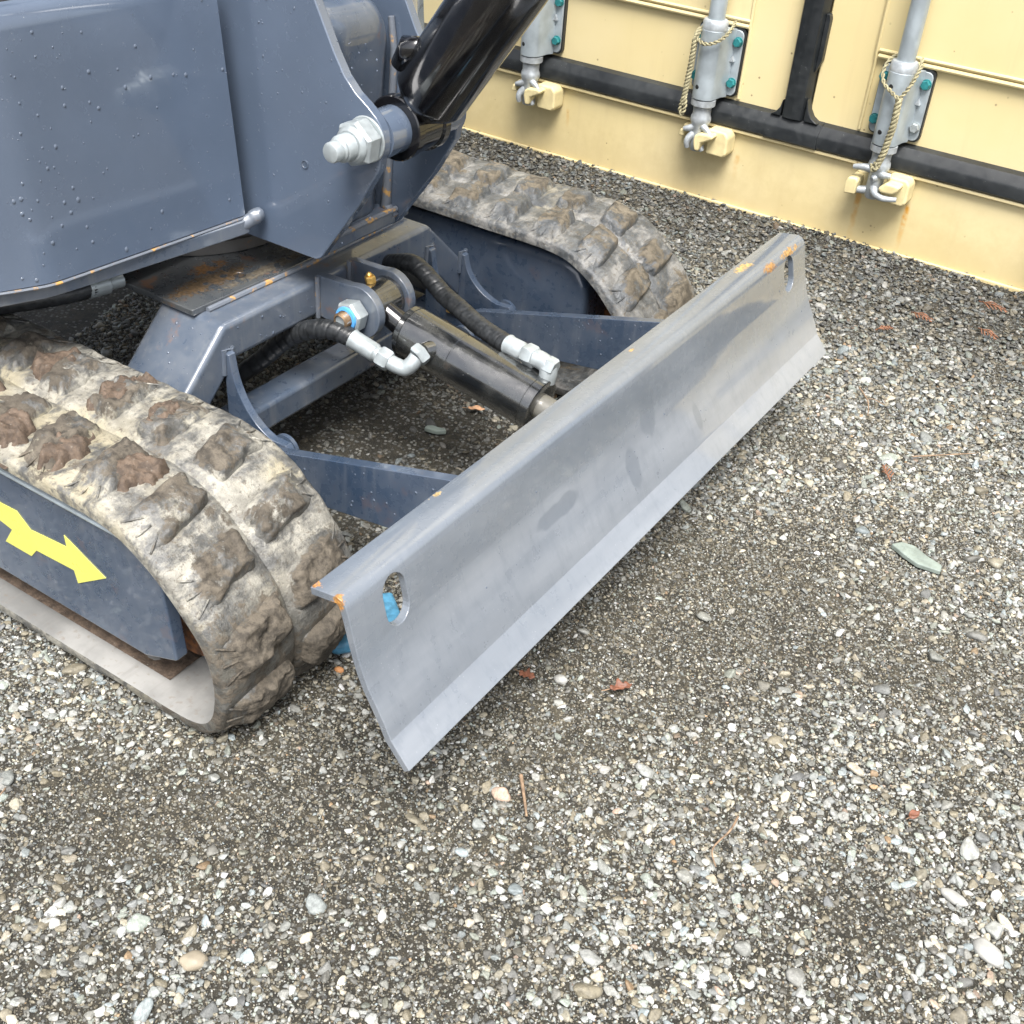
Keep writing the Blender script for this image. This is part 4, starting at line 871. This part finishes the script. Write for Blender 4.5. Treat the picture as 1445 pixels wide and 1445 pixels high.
def leaf(x, y, L, W_, rz, mat, label, curl=.4, lobes=True):
    b = MB(); n = 13
    def fn(i, j):
        u = i / (n - 1); v = -1 + 2 * j / 6; wd = math.sin(math.pi * min(1, u * .97 + .03)) ** .8 * (1 + (.45 * math.sin(u * 17) if lobes else 0)) * W_ / 2
        X, Y = (u - .5) * L, v * wd; Z = .004 + curl * (abs(v) * wd * .9 + .25 * L * (u - .5) ** 2 * 2) + .0015 * math.sin(u * 9 + v * 3)
        return (x + X * math.cos(rz) - Y * math.sin(rz), y + X * math.sin(rz) + Y * math.cos(rz), hground(x, y) + Z + .006)
    b.grid(fn, n, 7); o = build('fallen_leaf', b, mat, label=label, cat='leaf', sharp=False, fix=False); sd = o.modifiers.new('thick', 'SOLIDIFY'); sd.thickness = .0006
    bb = MB(); c0_, s0_ = math.cos(rz), math.sin(rz); z0 = hground(x, y) + .009
    bb.tube([(x - c0_ * L * .48, y - s0_ * L * .48, z0 + .003), (x - c0_ * L * .75, y - s0_ * L * .75 + .003, z0), (x - c0_ * L * .95, y - s0_ * L * .95 + .004, z0)], .0007, 6); build('leaf_stalk', bb, M['twig'], o)
leaf(-.402, .955, .028, .014, .9, M['leaf'], 'curled orange red leaf lying alone in front of the blade', .7)
leaf(-.503, .905, .020, .014, .2, M['leaf'], 'small dark red leaf tucked under the bottom edge of the blade', .3)
leaf(-.898, 1.363, .026, .012, .5, M['leaf_tan'], 'tan oval leaf on the dark gravel under the dozer cylinder', .5, False)
leaf(-.05, .98, .016, .010, 1.2, M['leaf'], 'tiny red brown leaf on the gravel at the lower right', .4, False)
def twig(pts, r, label, mat='twig', side=()):
    b = MB(); q = spline([(x, y, hground(x, y) + .008 + dz) for x, y, dz in pts], 8); b.tube(q, [r * (1 - .5 * i / len(q)) for i in range(len(q))], 8)
    for sp in side: b.tube(spline([(x, y, hground(x, y) + .008 + dz) for x, y, dz in sp], 5), r * .6, 6)
    return build('twig', b, M[mat], label=label, cat='twig', sharp=False)
twig([(-.423, .770, .002), (-.408, .752, .003), (-.388, .728, .001)], .0024, 'short thick tan twig in the gravel below the blade')
twig([(-.205, .862, .002), (-.203, .835, .006), (-.208, .805, .003), (-.196, .788, .001)], .0014, 'thin curved brown twig beside a white pebble')
twig([(-.285, 1.690, .002), (-.250, 1.715, .006), (-.205, 1.760, .004)], .0013, 'long thin pale twig on the gravel to the right of the blade')
twig([(-.430, 1.840, .004), (-.400, 1.800, .006), (-.385, 1.760, .003)], .0014, 'thin twig at the far lower corner of the blade', side=[[(-.405, 1.805, .006), (-.395, 1.815, .005), (-.375, 1.812, .003)]])
twig([(-.845, .432, .003), (-.838, .415, .004), (-.83, .39, .002)], .0010, 'small straw coloured twig at the left edge of the gravel')
def sprig(x, y, L, rz, label):
    b = MB(); rr = random.Random(int(x * 1000)); c2, s2 = math.cos(rz), math.sin(rz)
    def P(a, o, dz): X = x + a * c2 - o * s2; Y = y + a * s2 + o * c2; return (X, Y, hground(X, Y) + .010 + dz)
    b.tube([P(0, 0, 0), P(L * .5, .003, .004), P(L, 0, .002)], .0012, 6)
    for i in range(9):
        a = L * (.12 + .09 * i); sg = 1 if i % 2 else -1; l = L * (.34 - .025 * i) * rr.uniform(.8, 1.2)
        b.tube([P(a, 0, .003), P(a + l * .6, sg * l * .5, .005), P(a + l, sg * l * .7, .003)], .0011, 5)
    return build('cedar_sprig', b, M['sprig'], label=label, cat='sprig', sharp=False)
sprig(-.455, 2.20, .05, -.4, 'rust red cedar sprig on the gravel nearest the container')
sprig(-.36, 2.32, .06, -.2, 'rust red cedar sprig below the right edge of the container sill')
sprig(-.33, 2.22, .05, -.6, 'long rust red cedar sprig at the right edge by the container')
sprig(-.485, 2.08, .035, .8, 'small orange cedar sprig on gravel between blade and container')
sprig(-.29, 1.60, .04, 2.2, 'orange cedar sprig in the gravel at mid right')
